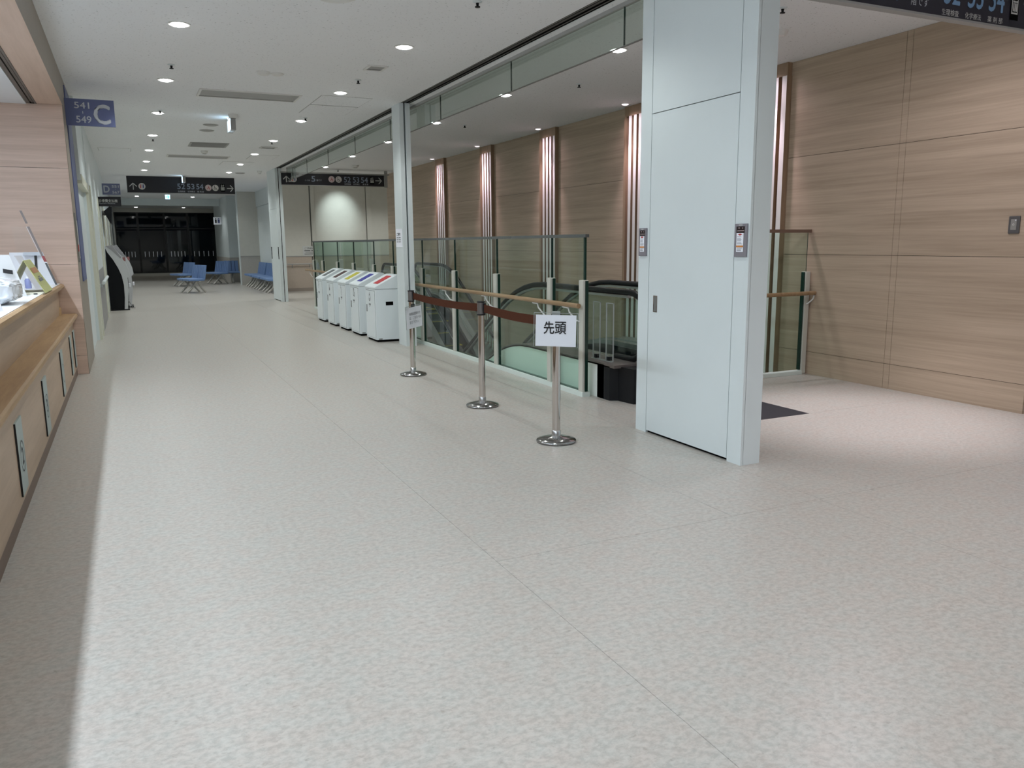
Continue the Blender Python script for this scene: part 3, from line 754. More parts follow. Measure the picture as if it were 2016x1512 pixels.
# beam on the cream end wall
l = light('SPOT', 'wall_spot', (6.3, 25.0, CZ-0.03), 72, (0.84, 1.0, 1.0), spot_size=1.0, spot_blend=1.0, shadow_soft_size=0.05)
d = Vector((6.28, 26.3, 2.45))-Vector(l.location); l.rotation_euler = d.to_track_quat('-Z', 'Y').to_euler()
for x, y in ((4.69, 23.6), (7.4, 24.4)): light('SPOT', 'downlight_or_fill', (x, y, CZ-0.02), P_HALL*1.5, C_DOWN, spot_size=2.5, spot_blend=0.6, shadow_soft_size=0.06)  # fill spots added to brighten the hall end wall, no fixtures modelled
# lift hall lamps to the right, after one added wall fill
light('SPOT', 'downlight_or_fill', (5.3, 4.4, CZ-0.02), P_LIFT*0.5, C_LIFT, spot_size=3.05, spot_blend=0.6, shadow_soft_size=0.08)  # wide fill added to brighten the upper wood wall, out of view behind the sign
light('SPOT', 'downlight_or_fill', (5.55, 4.75, CZ-0.02), P_LIFT*1.9, C_LIFT, spot_size=0.95, spot_blend=0.9, shadow_soft_size=0.05)
for x, y in ((5.2, 1.2), (5.2, -2.2), (8.6, 1.2), (8.6, -2.2)):
    light('SPOT', 'downlight_or_fill', (x, y, CZ-0.02), P_LIFT, C_LIFT, spot_size=2.3, spot_blend=0.6, shadow_soft_size=0.06)

def sprinkler(x, y, label, z=CZ):
    t = thing('sprinkler_head', label, 'sprinkler', (x, y, z))
    MB().lathe([(0.038, 0.0), (0.038, -0.005), (0.016, -0.012)], (0, 0, 0), M_WHITE, 14).build('escutcheon', t)
    MB().lathe([(0.010, -0.045), (0.022, -0.045), (0.022, -0.038), (0.010, -0.036), (0.014, -0.005)], (0, 0, 0), M_BLKPL, 12).build('nozzle', t)
for x, y, lb in ((2.729, 6.363, 'dark sprinkler head at the top edge, beside the access hatch'), (2.654, 9.82, 'dark sprinkler head between the square vent and the second right-row lamp'),
                 (0.60, 9.79, 'dark sprinkler head just before the second left-row lamp'), (2.66, 13.0, 'small sprinkler head beside the third right-row lamp'), (0.6, 13.05, 'small sprinkler head before the third left-row lamp'),
                 (2.66, 16.2, 'small sprinkler head behind the fourth right-row lamp'), (0.6, 16.5, 'small sprinkler head beyond the fourth left-row lamp'), (5.216, 9.02, 'sprinkler head on the hall ceiling above the second escalator bay'),
                 (5.226, 12.8, 'sprinkler head on the hall ceiling beyond the second smoke pane'), (5.144, 5.5, 'sprinkler head on the ceiling right of the white column'), (5.2, 21.6, 'small sprinkler head above the far hanging sign')):
    sprinkler(x, y, lb)
def ceil_disc(name, x, y, r, label, cat, h=0.03, m=M_LAMPD, grille=False):
    t = thing(name, label, cat, (x, y, CZ))
    MB().lathe([(r*0.55, -h), (r*0.72, -h*0.95), (r, -h*0.3), (r, 0.0)], (0, 0, 0), m, 28).build('housing', t)
    if grille: MB().lathe([(r*0.40, -h-0.004), (r*0.56, -h-0.004), (r*0.56, -h+0.002)], (0, 0, 0), M_GREY, 20).build('grille', t)
ceil_disc('ceiling_speaker', 1.635, 6.62, 0.19, 'round ceiling speaker cut by the top edge of the photo', 'speaker', 0.035)
ceil_disc('smoke_detector', 1.56, 9.80, 0.075, 'left of the two small round detectors on the corridor ceiling', 'detector', 0.035, M_LAMPD)
ceil_disc('smoke_detector', 1.72, 9.84, 0.075, 'right of the two small round detectors on the corridor ceiling', 'detector', 0.02, M_LAMPD)
ceil_disc('smoke_detector', 1.60, 13.05, 0.07, 'white detector dome just before the near exit light', 'detector', 0.06, M_LAMPD, True)
ceil_disc('smoke_detector', 1.62, 18.2, 0.07, 'white detector dome between the far slot grille and grey panel', 'detector', 0.06, M_LAMPD, True)
ceil_disc('ceiling_speaker', 1.40, 14.3, 0.12, 'thin round ceiling cover behind the near exit light', 'speaker', 0.015, M_GREYL)
ceil_disc('ceiling_speaker', 1.40, 15.0, 0.12, 'lower thin round ceiling cover beyond the near exit light', 'speaker', 0.015, M_GREYL)
ceil_disc('smoke_detector', 4.15, 5.78, 0.12, 'round detector cover behind the smoke glass beside the white column', 'detector', 0.02, M_LAMPD)
ceil_disc('smoke_detector', 5.67, 6.075, 0.07, 'white detector on the ceiling right of the white column', 'detector', 0.05, M_LAMPD)
ceil_disc('smoke_detector', 5.3, 20.2, 0.09, 'white detector dome above the far hanging sign', 'detector', 0.06, M_LAMPD, True)
ceil_disc('smoke_detector', 3.35, 22.6, 0.06, 'small detector dome beside the far column', 'detector', 0.07, M_LAMPD, True)
ceil_disc('ceiling_speaker', 2.95, 23.4, 0.13, 'thin round cover above the right end of the hanging corridor sign', 'speaker', 0.02, M_GREYL)

def grille(x0, y0, x1, y1, label, slots=2, m=M_GREYL):
    t = thing('ceiling_vent', label, 'vent', ((x0+x1)/2, (y0+y1)/2, CZ))
    w2, d2 = (x1-x0)/2, (y1-y0)/2; b = 0.03
    fr = MB()
    for a in ((-w2, -d2, w2, -d2+b), (-w2, d2-b, w2, d2), (-w2, -d2+b, -w2+b, d2-b), (w2-b, -d2+b, w2, d2-b)):
        fr.box(a[0], a[1], -0.012, a[2], a[3], 0, M_LAMPD)
    fr.build('frame', t)
    MB().box(-w2+b, -d2+b, -0.002, w2-b, d2-b, 0, M_BLACK).build('opening', t)
    n = slots; span = 2*(d2-b)
    for k in range(n):
        y0_ = -d2+b+span*k/n+0.022; y1_ = -d2+b+span*(k+1)/n-0.045
        MB().box(-w2+b, y0_, -0.008, w2-b, y1_, -0.003, m).build('blade', t)
grille(0.985, 11.08, 2.245, 11.62, 'long white air slot in the corridor ceiling nearest the viewer', 1)
grille(0.955, 19.14, 2.24, 19.66, 'long dark air slot in the corridor ceiling before the hanging sign', 1)
grille(2.55, 8.96, 2.77, 9.22, 'small square two-slot vent on the corridor ceiling', 1)
grille(2.58, 17.0, 2.90, 17.3, 'small flat vent beside the right lamp row, halfway down', 1)
grille(4.22, 5.45, 4.75, 5.95, 'square ceiling vent half hidden behind the white column', 1)
t = thing('ceiling_panel', 'grey recessed panel in the corridor ceiling between the two air slots', 'panel', (1.605, 17.1, CZ))
MB().box(-0.35, -0.36, -0.010, 0.35, 0.36, 0, M_GREYL).build('frame', t)
MB().box(-0.31, -0.32, -0.014, 0.31, 0.32, -0.010, M_GREY).build('cover', t)
def hatch(x0, y0, x1, y1, label):
    t = thing('access_hatch', label, 'hatch', ((x0+x1)/2, (y0+y1)/2, CZ-0.0005)); w2, d2 = (x1-x0)/2, (y1-y0)/2
    MB().box(-w2, -d2, -0.0012, w2, d2, 0, M_GREYL).build('rim', t)
    MB().box(-w2+0.008, -d2+0.010, -0.004, w2-0.008, d2-0.010, -0.0008, M_CEIL).build('lid', t)
hatch(2.47, 10.98, 3.16, 11.72, 'square access hatch in the ceiling behind the second right-row lamp')
hatch(2.47, 11.74, 3.16, 12.53, 'square access hatch just beyond the first one near the pillar')
hatch(2.35, 5.75, 2.95, 6.26, 'access hatch at the top edge beside the shutter track')
hatch(2.62, 18.6, 3.2, 19.6, 'access hatch in the ceiling beyond the fifth right-row lamp')
hatch(2.2, 20.3, 2.9, 21.3, 'access hatch in the ceiling near the sixth right-row lamp')
hatch(-0.35, 18.3, 0.25, 18.9, 'small hatch by the left wall beyond the fifth left-row lamp')
for y in (7.94,):
    t = thing('ceiling_slot', 'thin dark slot in the white reception ceiling', 'vent', (-1.0, y, 3.02))
    MB().box(-0.012, -0.35, -0.006, 0.012, 0.35, 0.0, M_GREY).build('slot', t)
lt = thing('linear_ceiling_light', 'long white reception ceiling lamp out of view on the left', 'ceiling light')
MB().box(-1.48, -4.1, 2.94, -1.38, 8.85, 3.02, M_LAMPD, {'-z': mat('linear_diffuser', (1, 1, 1), 0.5, emit=(0.88, 0.94, 1.0), estr=3.0)}).build('housing', lt)

# exit lights
def exit_light(x, y, z0, z1, ln, label, face='-x', arrow=False):
    t = thing('exit_light', label, 'exit sign', (x, y, CZ))
    e = mat('exit_white', (0.8, 0.9, 1), 0.4, emit=(0.55, 0.82, 1.0), estr=1.0); e2 = mat('exit_cyan', (0.1, 0.7, 0.8), 0.4, emit=(0.10, 0.72, 0.85), estr=1.2)
    if face == '-x':
        MB().bbox(-0.028, -ln/2, z0-CZ, 0.045, ln/2, z1-CZ, M_GREYL, 0.004).build('housing', t)
        MB().box(-0.031, -ln/2+0.01, z0-CZ+0.01, -0.0285, ln/2-0.01, z1-CZ-0.01, e).build('lit_panel', t)
        MB().box(-0.04, -0.06, z1-CZ-0.001, 0.04, 0.06, 0, M_LAMPD).build('mount', t)
        light('AREA', 'exit_glow', (x-0.05, y, (z0+z1)/2), 0.5, (0.6, 0.8, 1.0), shape='RECTANGLE', size=ln, size_y=0.15).rotation_euler = (0, PI/2, PI)
    else:
        MB().bbox(-ln/2, -0.02, z0-CZ, ln/2, 0.02, z1-CZ, M_GREYL, 0.004).build('housing', t)
        MB().box(-ln/2+0.008, -0.024, z0-CZ+0.008, ln/2-0.008, -0.0205, z1-CZ-0.008, e).build('lit_panel', t)
        F = Flat((0, -0.024, (z0+z1)/2-CZ), (1, 0, 0), (0, -1, 0), 0.002)
        F.stroke([(-ln*0.26, 0), (ln*0.26, 0)], 0.03, e2).stroke([(ln*0.06, 0.05), (ln*0.28, 0), (ln*0.06, -0.05)], 0.026, e2).build('arrow', t)
        MB().box(-0.03, -0.02, z1-CZ, 0.03, 0.02, 0, M_LAMPD).build('mount', t)
exit_light(1.606, 13.4, 3.195, 3.375, 0.42, 'glowing exit light hanging edge-on from the corridor ceiling, nearest the viewer')
exit_light(1.60, 24.8, 3.21, 3.37, 0.42, 'glowing exit light hanging edge-on in front of the dark corridor sign')
exit_light(1.49, 32.0, 3.11, 3.285, 0.18, 'small glowing cyan exit light with arrow beyond the dark corridor sign', '-y')

# ================================================================== SIGNS
def pictos(F, u, z, r, kind):
    F.disc(u, z, r, M_DISCP if kind == 'ost' else M_DISC); F.lift += 0.0015
    if kind == 'wc':
        for s, m in ((-1, M_RED), (1, M_BLUE)):
            F.disc(u+s*r*0.42, z+r*0.5, r*0.13, m); F.poly([(u+s*r*0.42-r*0.17, z+r*0.33), (u+s*r*0.42+r*0.17, z+r*0.33), (u+s*r*0.42+r*0.12, z-r*0.6), (u+s*r*0.42-r*0.12, z-r*0.6)][::-1], m)
        F.rect(u-r*0.05, z-r*0.6, u+r*0.05, z+r*0.6, M_INK)
    elif kind == 'ost':
        F.stroke([(u+0.05*r, z+0.45*r), (u+0.0*r, z-0.05*r), (u-0.35*r, z-0.35*r)], r*0.16, M_RED); F.stroke([(u+0.0*r, z+0.1*r), (u+0.35*r, z-0.1*r), (u+0.35*r, z-0.55*r)], r*0.16, M_RED)
    elif kind == 'wheel':
        F.disc(u-0.25*r, z+0.62*r, r*0.12, M_INK); F.stroke([(u-0.25*r, z+0.45*r), (u-0.22*r, z-0.05*r), (u+0.2*r, z-0.05*r), (u+0.42*r, z-0.5*r), (u+0.6*r, z-0.5*r)], r*0.12, M_INK)
        F.ring(u-0.1*r, z-0.28*r, 0.38*r, 0.38*r, 0.1*r, M_INK, 14)
    F.lift -= 0.0015
def arrow_up(F, u, z, w, hgt, t): F.stroke([(u, z-hgt/2), (u, z+hgt*0.42)], t, M_TXTW); F.stroke([(u-w/2, z+0.0*hgt), (u, z+hgt/2), (u+w/2, z+0.0*hgt)], t, M_TXTW)
def arrow_rt(F, u, z, w, hgt, t): F.stroke([(u-w/2, z), (u+w*0.42, z)], t, M_TXTW); F.stroke([(u+w*0.05, z+hgt/2), (u+w/2, z), (u+w*0.05, z-hgt/2)], t, M_TXTW)
def lift_icon(F, u0, z0, u1, z1):
    F.rect(u0-0.15*(u1-u0), z0-0.04, u1+0.15*(u1-u0), z1+0.02, M_BLACK); F.lift += 0.0012
    hh = z1-z0; F.rect(u0, z0, u1, z0+hh*0.62, M_TXTW); F.lift += 0.0012; w_ = u1-u0
    F.rect(u0+0.12*w_, z0+hh*0.06, u1-0.12*w_, z0+hh*0.56, M_BLACK); F.lift += 0.0012
    for k in range(3):
        uc = u0+w_*(0.27+0.23*k); F.disc(uc, z0+hh*0.47, hh*0.045, M_TXTW, None, 10); F.rect(uc-w_*0.08, z0+hh*0.1, uc+w_*0.08, z0+hh*0.41, M_TXTW)
    F.lift -= 0.0036; F.lift += 0.0012
    F.stroke([(u0+0.25*w_, z1-hh*0.30), (u0+0.25*w_, z1)], 0.1*w_, M_TXTW); F.stroke([(u0+0.05*w_, z1-hh*0.17), (u0+0.25*w_, z1-hh*0.30), (u0+0.42*w_, z1-hh*0.17)], 0.08*w_, M_TXTW)
    F.stroke([(u0+0.75*w_, z1-hh*0.30), (u0+0.75*w_, z1)], 0.1*w_, M_TXTW); F.stroke([(u0+0.58*w_, z1-hh*0.12), (u0+0.75*w_, z1), (u0+0.95*w_, z1-hh*0.12)], 0.08*w_, M_TXTW)
    F.lift -= 0.0012

def hanging(name, label, x0, x1, z0, z1, y, m, th=0.05, rail=True):
    t = thing(name, label, 'sign')
    MB().box(x0, y, z0, x1, y+th, z1, m).build('board', t)
    if rail: MB().box(x0-0.004, y-0.006, z0-0.014, x1+0.004, y+th+0.006, z0, M_GREYL).build('edge_trim', t)
    return t
# corridor sign (far)
yS = 25.3; W = 2.862
s2 = hanging('direction_sign', 'dark hanging direction sign across the corridor with white arrows both ends', 0.157, 3.019, 2.95, 3.398, yS, M_NAVY)
F = Flat((0.157, yS, 2.95), (1, 0, 0), (0, -1, 0), 0.004)
arrow_up(F, 0.055*W, 0.17, 0.17, 0.17, 0.020); arrow_rt(F, 0.955*W, 0.155, 0.16, 0.17, 0.020); F.build('arrow', s2)
F = Flat((0.157, yS, 2.95), (1, 0, 0), (0, -1, 0), 0.004)
for b, u0, u1 in (('52', .455, .525), ('53', .545, .613), ('54', .632, .697)): F.text(b, u0*W, 0.115, u1*W, 0.265, M_TXTB2, 0.003)
F.build('floor_number', s2)
F = Flat((0.157, yS, 2.95), (1, 0, 0), (0, -1, 0), 0.004)
for b, u0, u1 in (('生理検査', .457, .525), ('化学療法', .547, .615), ('薬 剤 部', .637, .70)): F.text(b, u0*W, 0.028, u1*W, 0.072, M_SLTXT)
F.build('lettering', s2)
F = Flat((0.157, yS, 2.95), (1, 0, 0), (0, -1, 0), 0.004)
pictos(F, .133*W, 0.17, 0.09, 'wc'); pictos(F, .745*W, 0.165, 0.088, 'ost'); pictos(F, .812*W, 0.165, 0.088, 'wheel'); lift_icon(F, .866*W, 0.10, .898*W, 0.255)
F.build('pictogram', s2)
# hall sign (far)
W = 2.69; yS = 21.5
s3 = hanging('direction_sign', 'dark hanging direction sign across the escalator hall above the far fence', 3.715, 6.41, 2.99, 3.275, yS, M_NAVY)
MB().box(3.70, yS-0.03, 3.28, 6.55, yS+0.08, 3.31, M_GREYL).build('support_bar', s3)
MB().box(6.43, yS-0.02, 2.96, 6.50, yS+0.06, 3.39, M_GREYL).build('end_frame', s3)
F = Flat((3.715, yS, 2.99), (1, 0, 0), (0, -1, 0), 0.004)
arrow_up(F, 0.045*W, 0.135, 0.14, 0.14, 0.02); F.stroke([(0.07*W, 0.075), (0.09*W, 0.075)], 0.02, M_TXTW); arrow_rt(F, 0.945*W, 0.145, 0.16, 0.15, 0.017); F.build('arrow', s3)
F = Flat((3.715, yS, 2.99), (1, 0, 0), (0, -1, 0), 0.004)
for b, u0, u1 in (('5', .282, .318), ('52', .598, .663), ('53', .686, .748), ('54', .768, .835)): F.text(b, u0*W, 0.085, u1*W, 0.225, M_TXTB2, 0.003)
F.build('floor_number', s3)
F = Flat((3.715, yS, 2.99), (1, 0, 0), (0, -1, 0), 0.004)
F.text('ここは', .22*W, 0.10, .268*W, 0.135, M_SLTXT); F.text('階です', .33*W, 0.10, .38*W, 0.145, M_SLTXT)
for b, u0, u1 in (('生理検査', .60, .665), ('化学療法', .688, .75), ('薬 剤 部', .782, .838)): F.text(b, u0*W, 0.025, u1*W, 0.065, M_SLTXT)
F.build('lettering', s3)
F = Flat((3.715, yS, 2.99), (1, 0, 0), (0, -1, 0), 0.004)
pictos(F, .113*W, 0.14, 0.08, 'wc'); pictos(F, .476*W, 0.155, 0.082, 'ost'); pictos(F, .545*W, 0.155, 0.082, 'wheel'); lift_icon(F, .862*W, 0.09, .895*W, 0.225)
F.build('pictogram', s3)
# near sign at the top right
yS = 3.95
s4 = hanging('direction_sign', 'large dark hanging sign cut off at the top right corner', 3.84, 6.53, 2.957, 3.398, yS, mat('sign_navy_near', (0.016, 0.015, 0.028), 0.5, var=0.05), 0.05)
F = Flat((0, yS, 0), (1, 0, 0), (0, -1, 0), 0.003)
for b, u0, u1 in (('5', 4.625, 4.70), ('52', 5.105, 5.262), ('53', 5.345, 5.50), ('54', 5.565, 5.725)): F.text(b, u0, 3.04 if b != '5' else 3.01, u1, 3.20, M_TXTB, 0.003)
F.build('floor_number', s4)
F = Flat((0, yS, 0), (1, 0, 0), (0, -1, 0), 0.003)
F.text('ここは', 4.42, 3.01, 4.58, 3.06, M_SLTXT); F.text('階です', 4.79, 2.995, 4.955, 3.055, M_SLTXT)
for b, u0, u1 in (('生理検査', 5.09, 5.26), ('化学療法', 5.325, 5.49), ('薬 剤 部', 5.56, 5.72)): F.text(b, u0, 2.966, u1, 3.006, M_TXTW)
F.build('lettering', s4)
F = Flat((0, yS, 0), (1, 0, 0), (0, -1, 0), 0.003)
lift_icon(F, 5.805, 3.045, 5.875, 3.22); F.build('pictogram', s4)
F = Flat((0, yS, 0), (1, 0, 0), (0, -1, 0), 0.003); arrow_rt(F, 6.05, 3.13, 0.2, 0.2, 0.025); F.build('arrow', s4)

# area sign C with the blue band on the column
sC = thing('area_sign', 'slate blue sign reading C beside the blue edge of the wood column', 'sign')
MB().box(-0.511, 11.0, 2.873, 0.006, 11.025, 3.176, M_SLBLUE).build('board', sC)
MB().box(-0.5115, 11.12, 1.06, -0.500, 11.98, 3.34, M_SLBLUE).build('edge_band', sC)
F = Flat((-0.447, 11.0, 2.873), (1, 0, 0), (0, -1, 0), 0.003)
F.text('541', 0.035, 0.195, 0.19, 0.265, M_SLTXT, 0.0015); F.text('549', 0.042, 0.035, 0.20, 0.11, M_SLTXT, 0.0015); F.rect(0.113, 0.137, 0.121, 0.165, M_SLTXT)
F.text('C', 0.235, 0.03, 0.40, 0.245, M_SLTXT, 0.007); F.build('lettering', sC)
sD = thing('area_sign', 'haze-lightened slate blue sign reading D above the payment machine sign', 'sign')
yD = 25.4
MB().box(-0.485, yD, 2.885, -0.02, yD+0.03, 3.185, M_SLBLUE_HAZE).build('board', sD)
F = Flat((-0.485, yD, 2.885), (1, 0, 0), (0, -1, 0), 0.003)
F.text('D', 0.055, 0.06, 0.195, 0.24, M_SLTXT, 0.006); F.text('551', 0.26, 0.19, 0.43, 0.255, M_SLTXT, 0.004); F.text('567', 0.265, 0.03, 0.44, 0.10, M_SLTXT, 0.004); F.rect(0.345, 0.135, 0.355, 0.16, M_SLTXT)
F.build('lettering', sD)
sP = thing('machine_sign', 'small black sign for the payment machines hanging at the left wall', 'sign')
MB().box(-0.47, 20.0, 2.336, -0.02, 20.03, 2.54, M_NAVY).build('board', sP)
MB().box(-0.47, 20.005, 2.40, -0.462, 20.025, 2.54, M_GREYL).build('bracket', sP)
F = Flat((-0.49, 20.0, 2.336), (1, 0, 0), (0, -1, 0), 0.003)
F.text('診療費支払機', 0.03, 0.085, 0.40, 0.15, M_TXTW, 0.001); F.text('Payment Machine', 0.03, 0.045, 0.35, 0.073, M_SLTXT); F.build('lettering', sP)
# toilet sign
sT = thing('toilet_sign', 'white toilet sign with man and woman on the far right wall', 'sign')
MB().box(3.69, 36.4, 2.34, 3.72, 36.42, 2.62, M_PAPER).build('bracket', sT)
MB().box(3.40, 36.38, 2.33, 3.70, 36.40, 2.64, M_PAPER).build('board', sT)
for s, m, nm in ((0.09, M_INK, 'woman_symbol'), (0.21, M_BLUE, 'man_symbol')):
    F = Flat((3.40, 36.38, 2.33), (1, 0, 0), (0, -1, 0), 0.003)
    F.disc(s, 0.235, 0.024, m); F.poly([(s-0.035, 0.20), (s-0.03, 0.06), (s+0.03, 0.06), (s+0.035, 0.20)], m)
    F.build(nm, sT)
F = Flat((3.40, 36.38, 2.33), (1, 0, 0), (0, -1, 0), 0.003); F.rect(0.145, 0.05, 0.155, 0.25, M_INK); F.build('divider', sT)

# notices
n1 = thing('paper_notice', 'white paper notice taped to the slim pillar by the bins', 'notice')
MB().box(3.571, 11.19, 1.425, 3.5745, 11.485, 1.685, M_PAPER).build('sheet', n1)
F = Flat((3.571, 11.485, 1.425), (0, -1, 0), (-1, 0, 0), 0.002)
F.text('ご案内', 0.05, 0.165, 0.22, 0.205, M_INKG, 0.001)
for z in (0.13, 0.10, 0.07): F.rect(0.05, z, 0.12, z+0.012, M_INKG); F.rect(0.14, z, 0.235, z+0.012, M_INKG)
F.build('lettering', n1)
n2 = thing('paper_notice', 'pale notice on the cream end wall left of the glass fence', 'notice')
MB().box(5.08, 26.292, 1.10, 5.60, 26.2985, 1.42, mat('notice_grey', (0.60, 0.61, 0.60), 0.6)).build('sheet', n2)
F = Flat((5.08, 26.292, 1.10), (1, 0, 0), (0, -1, 0), 0.004)
F.text('ご予約の方', 0.06, 0.22, 0.46, 0.28, M_INK)
F.rect(0.05, 0.165, 0.24, 0.185, M_INK); F.rect(0.27, 0.165, 0.47, 0.185, M_INK); F.rect(0.08, 0.115, 0.44, 0.125, M_INKG); F.rect(0.05, 0.065, 0.47, 0.078, M_INK)
F.build('lettering', n2)
n3 = thing('wall_controls', 'narrow dark control strip on the side of the wood column', 'wall plate')
MB().box(-0.5115, 10.66, 1.30, -0.505, 10.85, 1.86, M_GREY).build('plate', n3)
MB().box(-0.505, 10.70, 1.42, -0.500, 10.80, 1.50, M_RED).build('red_button', n3)
MB().box(-0.5115, 10.90, 1.34, -0.503, 10.97, 1.78, M_TXTW).build('white_cover', n3)

# ================================================================== BINS
def make_bin(y0, y1, colour, mcol, label, kind):
    t = thing('recycling_bin', label, 'bin', (3.33, y0, 0), group='white recycling bins by the fence')
    W = y1-y0; D = 0.44
    MB().box(0.02, 0.02, 0.0, D-0.02, W-0.02, 0.05, M_BLACK).build('plinth', t)
    MB().prism([(0.0, 0.035), (0.0, 0.80), (0.0, 0.80), (D, 0.80), (D, 0.035)], 'y', 0, W, M_BINW).build('body', t)
    pr = [(-0.006, 0.805), (-0.006, 0.825), (0.005, 0.838), (0.335, 1.005), (0.355, 1.012), (D-0.03, 1.012), (D, 0.985), (D, 0.805)]
    lid = MB().prism(pr, 'y', -0.006, W+0.006, M_BINW); lid.build('lid', t)
    # coloured slot plate on the slope
    a = math.atan2(0.167, 0.33); c_, s_ = math.cos(a), math.sin(a)
    def S(u, v, h): return (0.005+u*c_-h*s_, v, 0.838+u*s_+h*c_)
    u0, u1, v0, v1 = 0.08, 0.33, W*0.24, W*0.66
    q = MB(); b = [S(u0, v0, .004), S(u1, v0, .004), S(u1, v1, .004), S(u0, v1, .004)]; q.poly(b, mcol)
    b2 = [S(u0, v0, 0), S(u1, v0, 0), S(u1, v1, 0), S(u0, v1, 0)]
    for i in range(4): q.poly([b2[i], b2[(i+1) % 4], b[(i+1) % 4], b[i]], mcol)
    q.build('slot_flap', t)['label'] = colour + ' flap'
    # door on the corridor side
    MB().box(-0.001, 0.045, 0.055, 0.001, W-0.035, 0.775, M_BLACK).build('door_gap', t)
    dr = MB().box(-0.006, 0.049, 0.059, 0.0, W-0.039, 0.771, M_BINW).build('door', t)
    MB().box(-0.009, W-0.10, 0.44, -0.006, W-0.075, 0.55, M_BLKPL).build('door_pull', dr)
    F = Flat((-0.006, W-0.039, 0), (0, -1, 0), (-1, 0, 0), 0.0015)
    wd = W-0.09; cu = wd*0.46
    if kind == 'flame':
        F.poly([(cu-0.05, 0.65), (cu-0.03, 0.62), (cu, 0.605), (cu+0.03, 0.62), (cu+0.05, 0.65), (cu+0.045, 0.68), (cu+0.012, 0.725), (cu, 0.76), (cu-0.012, 0.725), (cu-0.045, 0.68)], M_INKG)
        F.lift = 0.003; F.disc(cu, 0.665, 0.035, M_BINW); F.lift = 0.0045; F.disc(cu, 0.65, 0.012, M_INKG)
    elif kind == 'bottle':
        F.stroke([(cu-0.02, 0.75), (cu+0.02, 0.75)], 0.02, M_INKG); F.ring(cu, 0.685, 0.032, 0.055, 0.012, M_INKG, 16); F.ring(cu+0.04, 0.66, 0.022, 0.04, 0.01, M_INKG, 12)
    elif kind == 'line':
        F.stroke([(cu-0.02, 0.76), (cu-0.005, 0.70), (cu+0.0, 0.66), (cu+0.01, 0.60)], 0.013, M_INKG); F.disc(cu-0.015, 0.73, 0.014, M_INKG)
    elif kind == 'can':
        F.ring(cu-0.01, 0.72, 0.03, 0.028, 0.01, M_INKG, 14); F.rect(cu-0.035, 0.64, cu+0.02, 0.69, M_INKG)
    else:
        F.stroke([(cu-0.03, 0.76), (cu+0.02, 0.72), (cu-0.005, 0.64)], 0.014, M_INKG); F.disc(cu-0.02, 0.70, 0.012, M_INKG)
    F.lift = 0.0015
    for du in (-0.045, -0.012, 0.021): F.rect(cu+du, 0.545, cu+du+0.026, 0.575, M_INKG)
    F.rect(cu-0.02, 0.525, cu+0.02, 0.533, M_INKG)
    F.build('door_marks', dr)
    MB().bbox(0.155, -0.0015, 0.555, 0.272, 0.0015, 0.612, M_BLACK, 0.0012, 1).build('side_grip', t)
    MB().box(0.03, -0.002, 0.04, 0.085, 0.0, 0.055, M_GREY).build('vent_slot', t)
M_BR = mat('flap_red', (0.50, 0.02, 0.03), 0.45); M_BB = mat('flap_blue', (0.02, 0.025, 0.30), 0.45); M_BY = mat('flap_yellow', (0.52, 0.48, 0.02), 0.45)
M_BK = mat('flap_maroon', (0.045, 0.008, 0.010), 0.45); M_BG = mat('flap_grey', (0.10, 0.12, 0.13), 0.45)
make_bin(11.83, 12.40, 'red', M_BR, 'white recycling bin with red flap, nearest the slim pillar', 'flame')
make_bin(12.80, 13.37, 'blue', M_BB, 'white recycling bin with blue flap', 'bottle')
make_bin(13.66, 14.23, 'yellow', M_BY, 'white recycling bin with yellow flap, middle of the row', 'line')
make_bin(14.56, 15.13, 'maroon', M_BK, 'white recycling bin with dark maroon flap', 'can')
make_bin(15.48, 16.05, 'grey', M_BG, 'white recycling bin with grey flap, farthest in the row', 'other')

